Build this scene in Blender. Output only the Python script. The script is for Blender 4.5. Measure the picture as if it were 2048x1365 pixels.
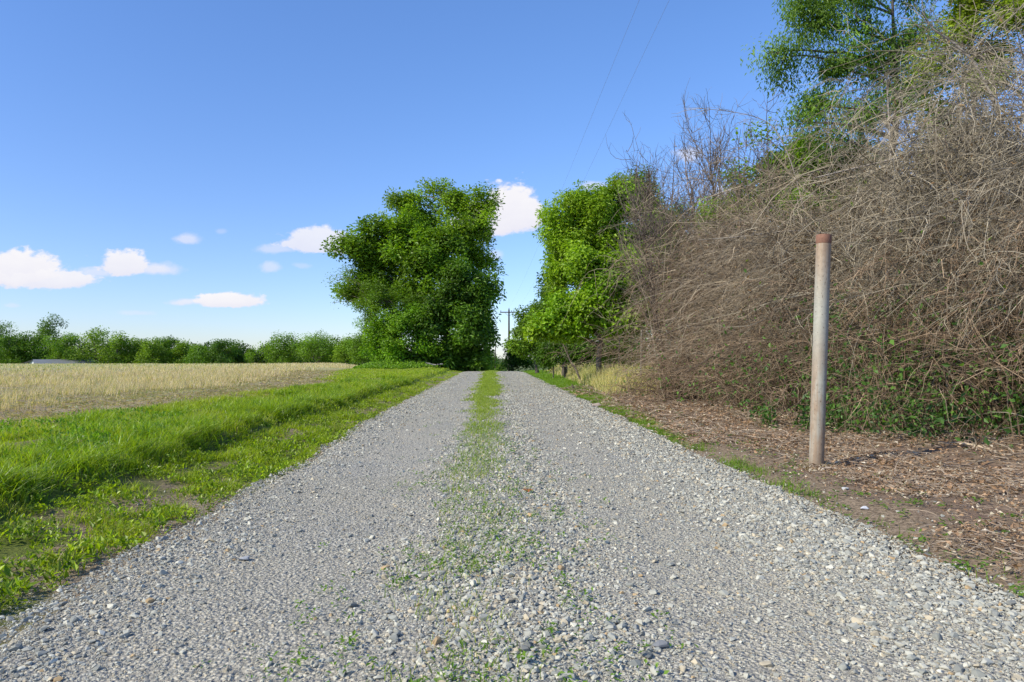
import bpy, math
import numpy as np
from mathutils import Vector, Matrix
R = math.radians
for o in list(bpy.data.objects): bpy.data.objects.remove(o)
SC = bpy.context.scene
COL = SC.collection
rng = np.random.default_rng(7)

# ---------------------------------------------------------------- camera, sky, sun, exposure
EYE = 1.05
cam_d = bpy.data.cameras.new('camera'); cam = bpy.data.objects.new('camera', cam_d); COL.objects.link(cam)
cam_d.lens = 24.0; cam_d.sensor_width = 36.0; cam_d.clip_start = 0.05; cam_d.clip_end = 6000
cam.location = (0, 0, EYE); cam.rotation_euler = (R(90 + 1.36), 0, R(-1.64))
SC.camera = cam
SC.view_settings.view_transform = 'Standard'; SC.view_settings.look = 'None'
SC.view_settings.exposure = 0.5; SC.view_settings.gamma = 1.0; SC.view_settings.use_curve_mapping = False
SUN_DIR = Vector((-1.0, -0.42, math.tan(R(38)) * 1.085)).normalized()
sun_d = bpy.data.lights.new('sun', 'SUN'); sun = bpy.data.objects.new('sun', sun_d); COL.objects.link(sun)
sun_d.energy = 4.0; sun_d.angle = R(0.5); sun_d.color = (1.0, 0.94, 0.77)
sun.rotation_euler = SUN_DIR.to_track_quat('Z', 'Y').to_euler(); sun.location = (-20, 0, 30)

world = bpy.data.worlds.new('World'); SC.world = world; world.use_nodes = True

class NT:
    """small helper for writing node graphs"""
    def __init__(s, tree): s.t = tree; s.n = tree.nodes; s.l = tree.links
    def node(s, typ, **kw):
        n = s.n.new(typ)
        for k, v in kw.items(): setattr(n, k, v)
        return n
    def put(s, sock, v):
        if v is None: return
        if isinstance(v, bpy.types.NodeSocket): s.l.new(v, sock)
        elif isinstance(v, (tuple, list)):
            sock.default_value = tuple(v) + (1.0,) if (len(v) == 3 and sock.type == 'RGBA') else tuple(v)
        else: sock.default_value = v
    def m(s, op, a, b=None, c=None, clamp=False):
        n = s.node('ShaderNodeMath', operation=op, use_clamp=clamp)
        s.put(n.inputs[0], a); s.put(n.inputs[1], b); s.put(n.inputs[2], c)
        return n.outputs[0]
    def mix(s, f, a, b, blend='MIX'):
        n = s.node('ShaderNodeMix', data_type='RGBA', blend_type=blend)
        s.put(n.inputs[0], f); s.put(n.inputs[6], a); s.put(n.inputs[7], b)
        return n.outputs[2]
    def noise(s, vec, scale, detail=4, rough=0.55, out=0, dist=0.0):
        n = s.node('ShaderNodeTexNoise'); s.put(n.inputs['Vector'], vec)
        n.inputs['Scale'].default_value = scale; n.inputs['Detail'].default_value = detail
        n.inputs['Roughness'].default_value = rough; n.inputs['Distortion'].default_value = dist
        return n.outputs[out]
    def sstep(s, v, a, b):
        n = s.node('ShaderNodeMapRange', interpolation_type='SMOOTHSTEP', clamp=True)
        s.put(n.inputs[0], v); n.inputs[1].default_value = a; n.inputs[2].default_value = b
        n.inputs[3].default_value = 0; n.inputs[4].default_value = 1
        return n.outputs[0]
    def xyz(s, v):
        n = s.node('ShaderNodeSeparateXYZ'); s.put(n.inputs[0], v); return n.outputs
    def comb(s, x, y, z):
        n = s.node('ShaderNodeCombineXYZ'); s.put(n.inputs[0], x); s.put(n.inputs[1], y); s.put(n.inputs[2], z); return n.outputs[0]

def build_world():
    w = NT(world.node_tree); w.n.clear()
    out = w.node('ShaderNodeOutputWorld'); bg = w.node('ShaderNodeBackground')
    sky = w.node('ShaderNodeTexSky', sky_type='NISHITA'); sky.sun_disc = False
    sky.sun_elevation = R(38); sky.sun_rotation = math.atan2(SUN_DIR.x, SUN_DIR.y)
    sky.altitude = 200; sky.air_density = 1.0; sky.dust_density = 0.3; sky.ozone_density = 2.0
    geo = w.node('ShaderNodeTexCoord'); d = w.xyz(geo.outputs['Generated'])
    # deeper blue overhead, paler towards the horizon
    z = w.m('MAXIMUM', d[2], 0.0)
    t = w.sstep(z, -0.05, 0.50)
    tint = w.mix(t, (0.85, 0.92, 1.30), (0.80, 1.03, 1.52))
    tint = w.mix(1.0, tint, w.mix(w.sstep(d[0], -0.65, 0.15), (1.0, 1.02, 0.96), (1.22, 1.25, 1.14)), 'MULTIPLY')
    skyc = w.mix(1.0, sky.outputs[0], tint, 'MULTIPLY')
    # clouds: fixed directions of the sky (azimuth from north, elevation)
    dy = w.m('MAXIMUM', d[1], 0.05)
    u = w.m('DIVIDE', d[0], dy); v = w.m('DIVIDE', d[2], dy)
    vec = w.comb(u, w.m('MULTIPLY', v, 1.6), 0.0)
    nz = w.node('ShaderNodeTexNoise'); w.put(nz.inputs['Vector'], vec)
    nz.inputs['Scale'].default_value = 26; nz.inputs['Detail'].default_value = 7; nz.inputs['Roughness'].default_value = 0.58
    n1 = w.m('SUBTRACT', nz.outputs[0], 0.5)
    n2 = w.m('SUBTRACT', w.noise(vec, 75, 5, 0.6), 0.5)
    wob = w.m('ADD', w.m('MULTIPLY', n1, 2.3), w.m('MULTIPLY', n2, 1.1))
    nn = w.xyz(nz.outputs[1])
    u2 = w.m('ADD', u, w.m('MULTIPLY', w.m('SUBTRACT', nn[0], 0.5), 0.016))
    v2 = w.m('ADD', v, w.m('MULTIPLY', w.m('SUBTRACT', nn[1], 0.5), 0.008))
    # (photo x, y of the middle, half width, half height up, half height down, strength)
    C = [(46, 550, 104, 52, 30, 1.2), (122, 564, 100, 26, 18, 0.95), (-60, 560, 120, 50, 24, 1.1), (256, 538, 62, 34, 19, 0.95), (320, 543, 66, 18, 12, 0.8), (205, 548, 60, 14, 12, 0.6),
         (466, 606, 78, 21, 12, 1.1), (376, 607, 36, 11, 8, 0.75), (644, 490, 90, 36, 20, 0.85), (560, 500, 50, 12, 10, 0.5), (700, 485, 50, 22, 14, 0.8),
         (1022, 432, 72, 74, 42, 1.3), (1060, 425, 34, 38, 45, 1.1), (960, 440, 60, 40, 40, 0.9), (993, 512, 18, 15, 14, 0.45), (380, 482, 36, 15, 11, 0.6),
         (545, 537, 26, 14, 10, 0.5), (606, 534, 26, 9, 7, 0.28), (285, 628, 44, 7, 5, 0.3), (45, 614, 17, 8, 6, 0.3), (445, 465, 18, 7, 6, 0.25),
         (1385, 305, 34, 22, 20, 0.6), (1455, 385, 50, 26, 22, 0.7), (1400, 440, 70, 24, 20, 0.6), (1190, 372, 40, 14, 12, 0.6), (1875, 195, 50, 26, 22, 0.8), (1010, 700, 60, 8, 8, 0.2)]
    dens = None; hgt = None
    for (px, py, a, bu, bd, s) in C:
        cu = (px - 985) / 1365.0; cv = (715 - py) / 1365.0
        du = w.m('DIVIDE', w.m('SUBTRACT', u2, cu), a / 1365.0 * 1.12)
        dv = w.m('SUBTRACT', v2, cv)
        up = w.m('DIVIDE', w.m('MAXIMUM', dv, 0), bu / 1365.0 * 1.15); dn = w.m('DIVIDE', w.m('MINIMUM', dv, 0), bd / 1365.0 * 1.1)
        r2 = w.m('ADD', w.m('MULTIPLY', du, du), w.m('ADD', w.m('MULTIPLY', up, up), w.m('MULTIPLY', dn, dn)))
        e = w.m('MULTIPLY', w.m('SUBTRACT', 1.0, w.m('SQRT', r2)), 1.0)
        e2 = w.m('ADD', e, w.m('MULTIPLY', wob, w.m('MULTIPLY_ADD', e, -0.35, 0.55)))
        q = w.m('MULTIPLY', w.sstep(e2, 0.08, 0.36 if s > 0.8 else 0.75), min(1.0, s))
        h = w.m('MULTIPLY', q, w.m('ADD', 0.5, w.m('MULTIPLY', w.m('ADD', up, dn), 0.5)))
        dens = q if dens is None else w.m('MAXIMUM', dens, q)
        hgt = h if hgt is None else w.m('MAXIMUM', hgt, h)
    front = w.sstep(d[1], 0.05, 0.2)
    dens = w.m('MULTIPLY', dens, front, clamp=True)
    lit = w.m('ADD', w.m('MULTIPLY', hgt, 0.9), w.m('MULTIPLY', n1, 0.6), clamp=True)
    cc = w.mix(lit, (5.9, 5.8, 6.5), (7.1, 6.95, 6.95))
    final = w.mix(w.m('MULTIPLY', dens, 0.97), skyc, cc)
    w.put(bg.inputs[0], final); bg.inputs[1].default_value = 0.10
    w.l.new(bg.outputs[0], out.inputs[0])
build_world()
SC.render.engine = 'CYCLES'
SC.cycles.max_bounces = 6; SC.cycles.diffuse_bounces = 3; SC.cycles.transmission_bounces = 4; SC.cycles.transparent_max_bounces = 8
SC.cycles.caustics_reflective = False; SC.cycles.caustics_refractive = False

# ---------------------------------------------------------------- numpy helpers
def W(px, py, D):
    """a point seen at photo pixel (px, py) standing D metres up the road"""
    return np.array([(px - 985) / 1365.0 * D, D, EYE + (715 - py) / 1365.0 * D])
def ss(a, b, x):
    t = np.clip((np.asarray(x, float) - a) / (b - a), 0, 1); return t * t * (3 - 2 * t)
_lat = np.random.default_rng(99).random((256, 256))
def vn(x, y):
    x = np.asarray(x, float); y = np.asarray(y, float)
    xi = np.floor(x).astype(int); yi = np.floor(y).astype(int); fx = x - xi; fy = y - yi
    fx = fx * fx * (3 - 2 * fx); fy = fy * fy * (3 - 2 * fy)
    g = lambda i, j: _lat[i & 255, j & 255]
    return (g(xi, yi) * (1 - fx) + g(xi + 1, yi) * fx) * (1 - fy) + (g(xi, yi + 1) * (1 - fx) + g(xi + 1, yi + 1) * fx) * fy
def fbm(x, y, o=4):
    s = 0; a = 0.5; f = 1.0
    for k in range(o): s = s + a * vn(x * f + 17.3 * k, y * f + 5.1 * k); a *= 0.5; f *= 2.03
    return s / (1 - 0.5 ** o)
ROAD_L, ROAD_R = -2.05, 2.25
def road_edges(y):
    y = np.asarray(y, float)
    return ROAD_L + 0.18 * ss(13, 5, y) + 0.22 * (fbm(y * 0.5, 3.0) - 0.5) + 0.26 * (fbm(y * 2.2, 8.0) - 0.5), ROAD_R + 0.22 * (fbm(y * 0.5, 31.0) - 0.5) + 0.22 * (fbm(y * 2.2, 41.0) - 0.5)
def base_h(x, y):
    x = np.asarray(x, float); y = np.asarray(y, float)
    cy = 47 + 62 * ss(-9, -28, x) + 12 * ss(6, 20, x)
    d = np.maximum(0, y - cy)
    return -7.0 * (1 - np.exp(-(d / 72.0) ** 2))
def ground_h(x, y):
    x = np.asarray(x, float); y = np.asarray(y, float)
    h = base_h(x, y)
    off = ss(2.2, 3.0, np.abs(x))
    near = 1 - ss(60, 110, y)
    h = h - 0.05 * (1 - off) + off * near * (0.16 * (fbm(x * 0.45, y * 0.45) - 0.5) + 0.07 * (fbm(x * 2.1, y * 2.1 + 9) - 0.5))
    wob = 0.25 * (fbm(y * 0.35, 77.0) - 0.5)
    h = h + near * 0.15 * ss(-3.05, -3.38, x + wob) * (1 - 0.5 * ss(-4.2, -6.5, x))
    h = h + 0.45 * np.exp(-((x + 7.0) / 3.0) ** 2 - ((y - 52) / 3.0) ** 2)
    h = h + near * 0.10 * ss(3.2, 5.0, x) * (1 - ss(18, 26, y))
    return h
def road_h(x, y):
    x = np.asarray(x, float)
    return base_h(x, y) + 0.012 + 0.035 * np.exp(-(x / 0.5) ** 2) - 0.03 * ss(1.8, 2.3, np.abs(x)) + 0.025 * (fbm(x * 1.3, np.asarray(y) * 0.8) - 0.5)
def surf_h(x, y):
    l, r = road_edges(y)
    return np.where((x > l - 0.05) & (x < r + 0.05), np.maximum(road_h(x, y), ground_h(x, y)), ground_h(x, y))

def link(name, me, mat=None, parent=None):
    o = bpy.data.objects.new(name, me); COL.objects.link(o)
    if mat is not None: me.materials.append(mat)
    if parent is not None: o.parent = parent
    return o
def np_mesh(name, V, F, mat, parent=None, col=None, smooth=False):
    """V (n,3); F (m,3|4); col (n,3) albedo per vertex"""
    me = bpy.data.meshes.new(name); V = np.ascontiguousarray(V, np.float32); F = np.ascontiguousarray(F, np.int32)
    m, k = F.shape
    me.vertices.add(len(V)); me.vertices.foreach_set('co', V.ravel())
    me.loops.add(m * k); me.loops.foreach_set('vertex_index', F.ravel())
    me.polygons.add(m); me.polygons.foreach_set('loop_start', np.arange(0, m * k, k, dtype=np.int32))
    me.polygons.foreach_set('use_smooth', np.full(m, bool(smooth)))
    if col is not None:
        a = me.attributes.new('tint', 'FLOAT_COLOR', 'POINT')
        c = np.ones((len(V), 4), np.float32); c[:, :3] = col; a.data.foreach_set('color', c.ravel())
    me.update(calc_edges=True)
    return link(name, me, mat, parent)
def tag(o, label=None, cat=None, group=None, kind=None):
    if label: o['label'] = label
    if cat: o['category'] = cat
    if group: o['group'] = group
    if kind: o['kind'] = kind
    return o
def empty(name, loc, label, cat, group=None):
    o = bpy.data.objects.new(name, None); COL.objects.link(o); o.location = tuple(float(c) for c in loc); o.empty_display_size = 0.3
    return tag(o, label, cat, group)
def nrm(v): return v / (np.linalg.norm(v, axis=-1, keepdims=True) + 1e-9)

class Geo:
    def __init__(s): s.V = []; s.F = []; s.C = []; s.n = 0
    def add(s, V, F, C):
        V = V.reshape(-1, 3); s.V.append(V); s.F.append(F + s.n)
        C = np.asarray(C, float); s.C.append(np.broadcast_to(C, V.shape) if C.ndim == 1 else C.reshape(-1, 3)); s.n += len(V)
    def tubes(s, P, Rd, C, sides=3):
        """P (N,K,3) polylines, Rd (N,K), C (3) or (N,3)"""
        N, K, _ = P.shape
        T = nrm(np.gradient(P, axis=1)); ref = nrm(rng.normal(size=(N, 1, 3)))
        if sides > 4: ref = np.broadcast_to(np.array([0.91, 0.41, 0.05]), (N, 1, 3))
        a = nrm(np.cross(T, ref)); b = np.cross(T, a)
        an = np.arange(sides) * 2 * np.pi / sides
        V = P[:, :, None, :] + Rd[:, :, None, None] * (a[:, :, None, :] * np.cos(an)[:, None] + b[:, :, None, :] * np.sin(an)[:, None])
        i = (np.arange(N)[:, None, None] * K + np.arange(K - 1)[None, :, None]) * sides
        j = np.arange(sides)[None, None, :]; j2 = (j + 1) % sides
        F = np.stack([i + j, i + j2, i + sides + j2, i + sides + j], -1).reshape(-1, 4)
        C = np.asarray(C, float)
        if C.ndim == 2: C = np.repeat(C, K * sides, axis=0)
        s.add(V, F, C)
    def leaves(s, P, d, n, L, Wd, C, fold=0.18):
        """diamond leaves folded along the midrib. P base (N,3), d direction, n normal, L, Wd (N,)"""
        N = len(P); d = nrm(d); sd = nrm(np.cross(d, n)); up = np.cross(sd, d)
        L = L[:, None]; Wd = Wd[:, None]
        V = np.stack([P, P + d * L * 0.45 + sd * Wd * 0.5 + up * Wd * fold, P + d * L - up * L * 0.12, P + d * L * 0.45 - sd * Wd * 0.5 + up * Wd * fold], 1)
        F = np.arange(N * 4).reshape(N, 4)
        C = np.asarray(C, float)
        s.add(V, F, np.repeat(C, 4, axis=0) if C.ndim == 2 else C)
    def blades(s, P, H, Wd, lean, C, seg=3, tipc=None):
        """grass blades; lean (N,2) horizontal offset of the tip as a share of H"""
        N = len(P); th = rng.random(N) * 2 * np.pi; sd = np.stack([np.cos(th), np.sin(th), np.zeros(N)], -1)
        t = np.linspace(0, 1, seg + 1)
        mid = np.zeros((N, seg + 1, 3)); mid += P[:, None, :]
        mid[:, :, 0] += (lean[:, 0] * H)[:, None] * t ** 1.8; mid[:, :, 1] += (lean[:, 1] * H)[:, None] * t ** 1.8
        ll = np.linalg.norm(lean, axis=1)
        mid[:, :, 2] += H[:, None] * (t - 0.35 * np.minimum(ll, 1.6)[:, None] * t ** 2.4)
        w = Wd[:, None] * (1 - t) ** 0.7 * 0.5; w[:, -1] = Wd * 0.04
        V = np.stack([mid - sd[:, None, :] * w[:, :, None], mid + sd[:, None, :] * w[:, :, None]], 2)
        i = (np.arange(N)[:, None] * (seg + 1) + np.arange(seg)[None, :]) * 2
        F = np.stack([i, i + 1, i + 3, i + 2], -1).reshape(-1, 4)
        Cv = np.repeat(C[:, None, :], (seg + 1) * 2, axis=1)
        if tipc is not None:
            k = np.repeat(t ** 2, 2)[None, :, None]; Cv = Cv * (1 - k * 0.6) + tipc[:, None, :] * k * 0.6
        s.add(V, F, Cv.reshape(-1, 3))
    def build(s, name, mat, parent=None, smooth=False, origin=None):
        V = np.concatenate(s.V)
        if origin is not None: V = V - np.asarray(origin)
        return np_mesh(name, V, np.concatenate(s.F), mat, parent, np.concatenate(s.C), smooth)

# ---------------------------------------------------------------- materials
def new_mat(name):
    m = bpy.data.materials.new(name); m.use_nodes = True; t = NT(m.node_tree)
    return m, t, m.node_tree.nodes['Principled BSDF'], m.node_tree.nodes['Material Output']
def leaf_mat(name, trans=0.35, rough=0.5, spec=0.35):
    m, t, p, out = new_mat(name)
    at = t.node('ShaderNodeAttribute', attribute_name='tint')
    g = t.node('ShaderNodeNewGeometry')
    nz = t.noise(g.outputs['Position'], 9.0, 3)
    c = t.mix(t.m('MULTIPLY', nz, 0.45), at.outputs['Color'], t.mix(1.0, at.outputs['Color'], (0.55, 0.66, 0.5), 'MULTIPLY'))
    t.put(p.inputs['Base Color'], c); p.inputs['Roughness'].default_value = rough; p.inputs['Specular IOR Level'].default_value = spec
    tr = t.node('ShaderNodeBsdfTranslucent'); t.put(tr.inputs[0], t.mix(1.0, c, (1.6, 1.65, 0.5), 'MULTIPLY'))
    mx = t.node('ShaderNodeMixShader'); mx.inputs[0].default_value = trans
    t.l.new(p.outputs[0], mx.inputs[1]); t.l.new(tr.outputs[0], mx.inputs[2]); t.l.new(mx.outputs[0], out.inputs[0])
    return m
def plain_mat(name, rough=0.85, scale=30.0, amt=0.5, bump=0.0, spec=0.25):
    m, t, p, out = new_mat(name)
    at = t.node('ShaderNodeAttribute', attribute_name='tint'); g = t.node('ShaderNodeNewGeometry')
    nz = t.noise(g.outputs['Position'], scale, 5, 0.6)
    c = t.mix(t.m('MULTIPLY', nz, amt), at.outputs['Color'], t.mix(1.0, at.outputs['Color'], (0.35, 0.33, 0.32), 'MULTIPLY'))
    t.put(p.inputs['Base Color'], c); p.inputs['Roughness'].default_value = rough; p.inputs['Specular IOR Level'].default_value = spec
    if bump:
        b = t.node('ShaderNodeBump'); b.inputs['Strength'].default_value = 0.6; b.inputs['Distance'].default_value = bump
        t.put(b.inputs['Height'], nz); t.l.new(b.outputs[0], p.inputs['Normal'])
    return m
M_leaf = leaf_mat('broad_leaf'); M_grass = leaf_mat('grass_blade', 0.42, 0.42, 0.4); M_dry = leaf_mat('dry_straw', 0.3, 0.7, 0.2)
M_bark = plain_mat('bark', 0.9, 14.0, 0.8, 0.02); M_twig = plain_mat('dead_twig', 0.75, 6.0, 0.55); M_stone = plain_mat('crushed_stone', 0.85, 60.0, 0.45, 0.002)
M_litter = leaf_mat('dead_leaf', 0.15, 0.7, 0.25)

def ground_mat():
    m, t, p, out = new_mat('ground_soil'); g = t.node('ShaderNodeNewGeometry'); P = g.outputs['Position']; x, y, z = t.xyz(P)
    n1 = t.noise(P, 0.7, 5); n2 = t.noise(P, 4.0, 6, 0.65); n3 = t.noise(P, 38.0, 5, 0.7); n4 = t.noise(P, 0.12, 4)
    xw = t.m('ADD', x, t.m('MULTIPLY', t.m('SUBTRACT', n2, 0.5), 1.4))
    soil = t.mix(t.sstep(n3, 0.3, 0.7), (0.10, 0.072, 0.047), (0.40, 0.30, 0.205))
    straw = t.mix(t.sstep(n2, 0.3, 0.7), (0.27, 0.20, 0.125), (0.50, 0.40, 0.27))
    straw = t.mix(t.m('MULTIPLY', t.sstep(n3, 0.35, 0.65), 0.75), straw, (0.13, 0.09, 0.06))
    weedy = t.mix(n2, (0.11, 0.17, 0.025), (0.27, 0.29, 0.09))
    fieldc = t.mix(t.m('MULTIPLY', t.sstep(t.m('ADD', t.m('MULTIPLY', n4, 0.5), t.m('MULTIPLY', n2, 0.5)), 0.46, 0.60), 0.7), straw, weedy)
    fieldc = t.mix(t.sstep(y, 30, 75), fieldc, t.mix(n2, (0.24, 0.27, 0.07), (0.44, 0.38, 0.22)))
    turf = t.mix(n2, (0.07, 0.11, 0.014), (0.16, 0.17, 0.04)); turf = t.mix(t.m('MULTIPLY', t.sstep(n1, 0.5, 0.62), 0.6), turf, soil)
    turf = t.mix(t.sstep(y, 20, 40), turf, t.mix(n2, (0.13, 0.21, 0.018), (0.22, 0.28, 0.035)))
    duff = t.mix(n3, (0.10, 0.065, 0.045), (0.33, 0.23, 0.165)); duff = t.mix(t.sstep(n2, 0.42, 0.62), duff, soil)
    wide = t.m('ADD', -6.05, t.m('MULTIPLY', t.sstep(y, 22, 52), -5.0))
    a = t.sstep(t.m('SUBTRACT', xw, wide), -0.5, 0.5)
    c = t.mix(a, fieldc, turf)
    c = t.mix(t.sstep(xw, -3.1, -2.5), c, t.mix(t.sstep(n1, 0.45, 0.55), turf, soil))
    rt = t.mix(t.sstep(xw, 2.55, 3.0), soil, duff)
    rt = t.mix(t.sstep(t.m('ADD', y, t.m('MULTIPLY', n2, 3.0)), 19, 23), rt, turf)
    c = t.mix(t.sstep(x, -0.5, 0.5), c, rt)
    far = t.sstep(y, 120, 160)
    c = t.mix(far, c, t.mix(n4, (0.07, 0.12, 0.03), (0.16, 0.16, 0.06)))
    t.put(p.inputs['Base Color'], c); p.inputs['Roughness'].default_value = 0.95; p.inputs['Specular IOR Level'].default_value = 0.15
    b = t.node('ShaderNodeBump'); b.inputs['Strength'].default_value = 0.8; b.inputs['Distance'].default_value = 0.03
    t.put(b.inputs['Height'], t.m('ADD', n3, n2)); t.l.new(b.outputs[0], p.inputs['Normal'])
    return m
def road_mat():
    m, t, p, out = new_mat('gravel_grit'); g = t.node('ShaderNodeNewGeometry'); P = g.outputs['Position']; x, y, z = t.xyz(P)
    n1 = t.noise(P, 1.1, 4); n2 = t.noise(P, 120.0, 4, 0.7); n3 = t.noise(P, 9.0, 5, 0.6)
    vo = t.node('ShaderNodeTexVoronoi'); t.put(vo.inputs['Vector'], P); vo.inputs['Scale'].default_value = 55
    vo2 = t.node('ShaderNodeTexVoronoi'); t.put(vo2.inputs['Vector'], P); vo2.inputs['Scale'].default_value = 24
    c1 = t.xyz(vo.outputs['Color'])[0]; c2 = t.xyz(vo2.outputs['Color'])[0]
    c = t.mix(c1, (0.30, 0.285, 0.24), (0.58, 0.555, 0.475))
    c = t.mix(t.m('MULTIPLY', c2, 0.5), c, (0.30, 0.285, 0.265))
    dust = t.mix(n2, (0.41, 0.37, 0.285), (0.58, 0.53, 0.43))
    c = t.mix(t.m('MULTIPLY', t.sstep(t.m('ADD', t.m('MULTIPLY', n1, 0.6), t.m('MULTIPLY', n3, 0.4)), 0.36, 0.56), 0.8), c, dust)
    gap = t.sstep(vo.outputs['Distance'], 0.30, 0.62); c = t.mix(t.m('MULTIPLY', gap, 0.55), c, (0.13, 0.12, 0.11))
    t.put(p.inputs['Base Color'], c); p.inputs['Roughness'].default_value = 0.92; p.inputs['Specular IOR Level'].default_value = 0.2
    h = t.m('ADD', t.m('MULTIPLY', t.m('SUBTRACT', 0.6, vo.outputs['Distance']), 1.0), t.m('MULTIPLY', t.m('SUBTRACT', 0.6, vo2.outputs['Distance']), 0.8))
    b = t.node('ShaderNodeBump'); b.inputs['Strength'].default_value = 1.0; b.inputs['Distance'].default_value = 0.012
    t.put(b.inputs['Height'], h); t.l.new(b.outputs[0], p.inputs['Normal'])
    return m

# ---------------------------------------------------------------- ground and road
def grid(name, xs, ys, hf, mat):
    X, Y = np.meshgrid(xs, ys); Z = hf(X, Y); nx, ny = len(xs), len(ys)
    i = (np.arange(ny - 1)[:, None] * nx + np.arange(nx - 1)[None, :]).ravel()
    F = np.stack([i, i + 1, i + nx + 1, i + nx], -1)
    return np_mesh(name, np.stack([X, Y, Z], -1).reshape(-1, 3), F, mat, smooth=True)
xs = np.unique(np.concatenate([np.arange(-9, 9, 0.1), np.arange(-40, -9, 0.5), np.arange(9, 40, 0.5), np.linspace(-1500, -40, 60), np.linspace(40, 1500, 60)]))
ys = np.unique(np.concatenate([np.arange(-4, 20, 0.1), np.arange(20, 70, 0.4), np.arange(70, 220, 3.0), np.linspace(220, 3000, 60), np.linspace(-300, -4, 20)]))
tag(grid('ground', xs, ys, ground_h, ground_mat()), kind='structure')
ry = np.unique(np.concatenate([np.arange(-4, 20, 0.08), np.arange(20, 62, 0.3), np.arange(62, 240, 3.0)]))
rt = np.linspace(0, 1, 56)
RL, RR = road_edges(ry)
RX = RL[:, None] - 0.12 + (RR - RL + 0.24)[:, None] * rt[None, :]; RY = np.repeat(ry[:, None], len(rt), 1); RZ = road_h(RX, RY)
edge = np.minimum(rt, 1 - rt); RZ = RZ - 0.09 * (1 - ss(0, 0.06, edge))[None, :]
nx = len(rt); ii = (np.arange(len(ry) - 1)[:, None] * nx + np.arange(nx - 1)[None, :]).ravel()
tag(np_mesh('gravel_road', np.stack([RX, RY, RZ], -1).reshape(-1, 3), np.stack([ii, ii + 1, ii + nx + 1, ii + nx], -1), road_mat(), smooth=True), kind='structure')

# ---------------------------------------------------------------- gravel stones
def hull_shapes(n, pts, seed):
    import bmesh
    r = np.random.default_rng(seed); out = []
    for k in range(n):
        bm = bmesh.new(); q = nrm(r.normal(size=(pts, 3))) * (0.8 + 0.35 * r.random((pts, 1))) * np.array([1.0, 0.5 + 0.4 * r.random(), 0.38 + 0.3 * r.random()])
        for v in q: bm.verts.new(v)
        bmesh.ops.convex_hull(bm, input=bm.verts)
        for v in [v for v in bm.verts if not v.link_faces]: bm.verts.remove(v)
        bmesh.ops.triangulate(bm, faces=bm.faces); bm.verts.index_update()
        out.append((np.array([v.co[:] for v in bm.verts]), np.array([[v.index for v in f.verts] for f in bm.faces]))); bm.free()
    return out
def rocks(G, shapes, P, S, C, flat=0.5):
    N = len(P); which = rng.integers(0, len(shapes), N)
    for k, (V, F) in enumerate(shapes):
        i = np.where(which == k)[0]
        if not len(i): continue
        n = len(i); yaw = rng.random(n) * 2 * np.pi; tilt = rng.normal(size=n) * flat; c, s = np.cos(yaw), np.sin(yaw); ct, st = np.cos(tilt), np.sin(tilt)
        v = np.repeat((V * 0.5)[None], n, 0) * S[i][:, None, None]
        vy = v[..., 1] * ct[:, None] - v[..., 2] * st[:, None]; vz = v[..., 1] * st[:, None] + v[..., 2] * ct[:, None]
        x = v[..., 0] * c[:, None] - vy * s[:, None]; y = v[..., 0] * s[:, None] + vy * c[:, None]
        v = np.stack([x, y, vz], -1) + P[i][:, None, :]
        f = (F[None] + (np.arange(n) * len(V))[:, None, None]).reshape(-1, 3)
        G.add(v, f, np.repeat(C[i], len(V), 0))
def stone_cols(n):
    base = np.array([[0.42, 0.415, 0.395], [0.31, 0.315, 0.31], [0.50, 0.485, 0.45], [0.235, 0.24, 0.245], [0.47, 0.41, 0.33], [0.46, 0.33, 0.20], [0.58, 0.56, 0.52]])
    k = rng.choice(len(base), n, p=[0.30, 0.20, 0.19, 0.09, 0.14, 0.02, 0.06])
    return base[k] * (0.82 + 0.36 * rng.random((n, 1))) * np.array([1.07, 1.055, 0.94])
SH_big = hull_shapes(20, 18, 3); SH_small = hull_shapes(14, 10, 4)
G = Geo()
for (y0, y1, dn, smin, sh) in [(1.6, 4.0, 4700, 0.0080, SH_big), (4.0, 7.0, 3300, 0.0095, SH_small), (7.0, 12.0, 1700, 0.012, SH_small), (12.0, 22.0, 700, 0.019, SH_small), (22.0, 50.0, 170, 0.027, SH_small)]:
    n = int((y1 - y0) * 4.9 * dn); y = y0 + (y1 - y0) * rng.random(n); x = -2.45 + 4.95 * rng.random(n)
    l, r = road_edges(y)
    track = np.exp(-((np.abs(x + 0.0) - 0.95) / 0.42) ** 2)                    # wheel tracks are packed finer
    size = 0.88 * smin * np.exp(np.abs(rng.normal(size=n)) * 0.66) * (1.0 + 0.25 * (1 - track)) * (0.8 + 0.5 * fbm(x * 1.2, y * 1.2))
    size = np.where((track > 0.4) & (rng.random(n) < 0.6), size * 0.7, size) * (1 - 0.18 * ss(0.3, -0.6, x))
    e = np.minimum(x - l, r - x)
    keep = (rng.random(n) < ss(-0.25, 0.12, e)) & (rng.random(n) < 1 - (0.55 * track + 0.25 * ss(0.2, -0.8, x)) * (0.4 + fbm(x * 2, y * 0.6))) & (np.abs(x) < 0.85 * y + 1.0)
    strip = (np.abs(x + 0.1) < 0.4) & (y > 9); keep &= ~(strip & (rng.random(n) < 0.5))
    x, y, size = x[keep], y[keep], np.minimum(size[keep], 0.052)
    z = surf_h(x, y) + size * 0.10
    rocks(G, sh, np.stack([x, y, z], -1), size, stone_cols(len(x)))
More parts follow.
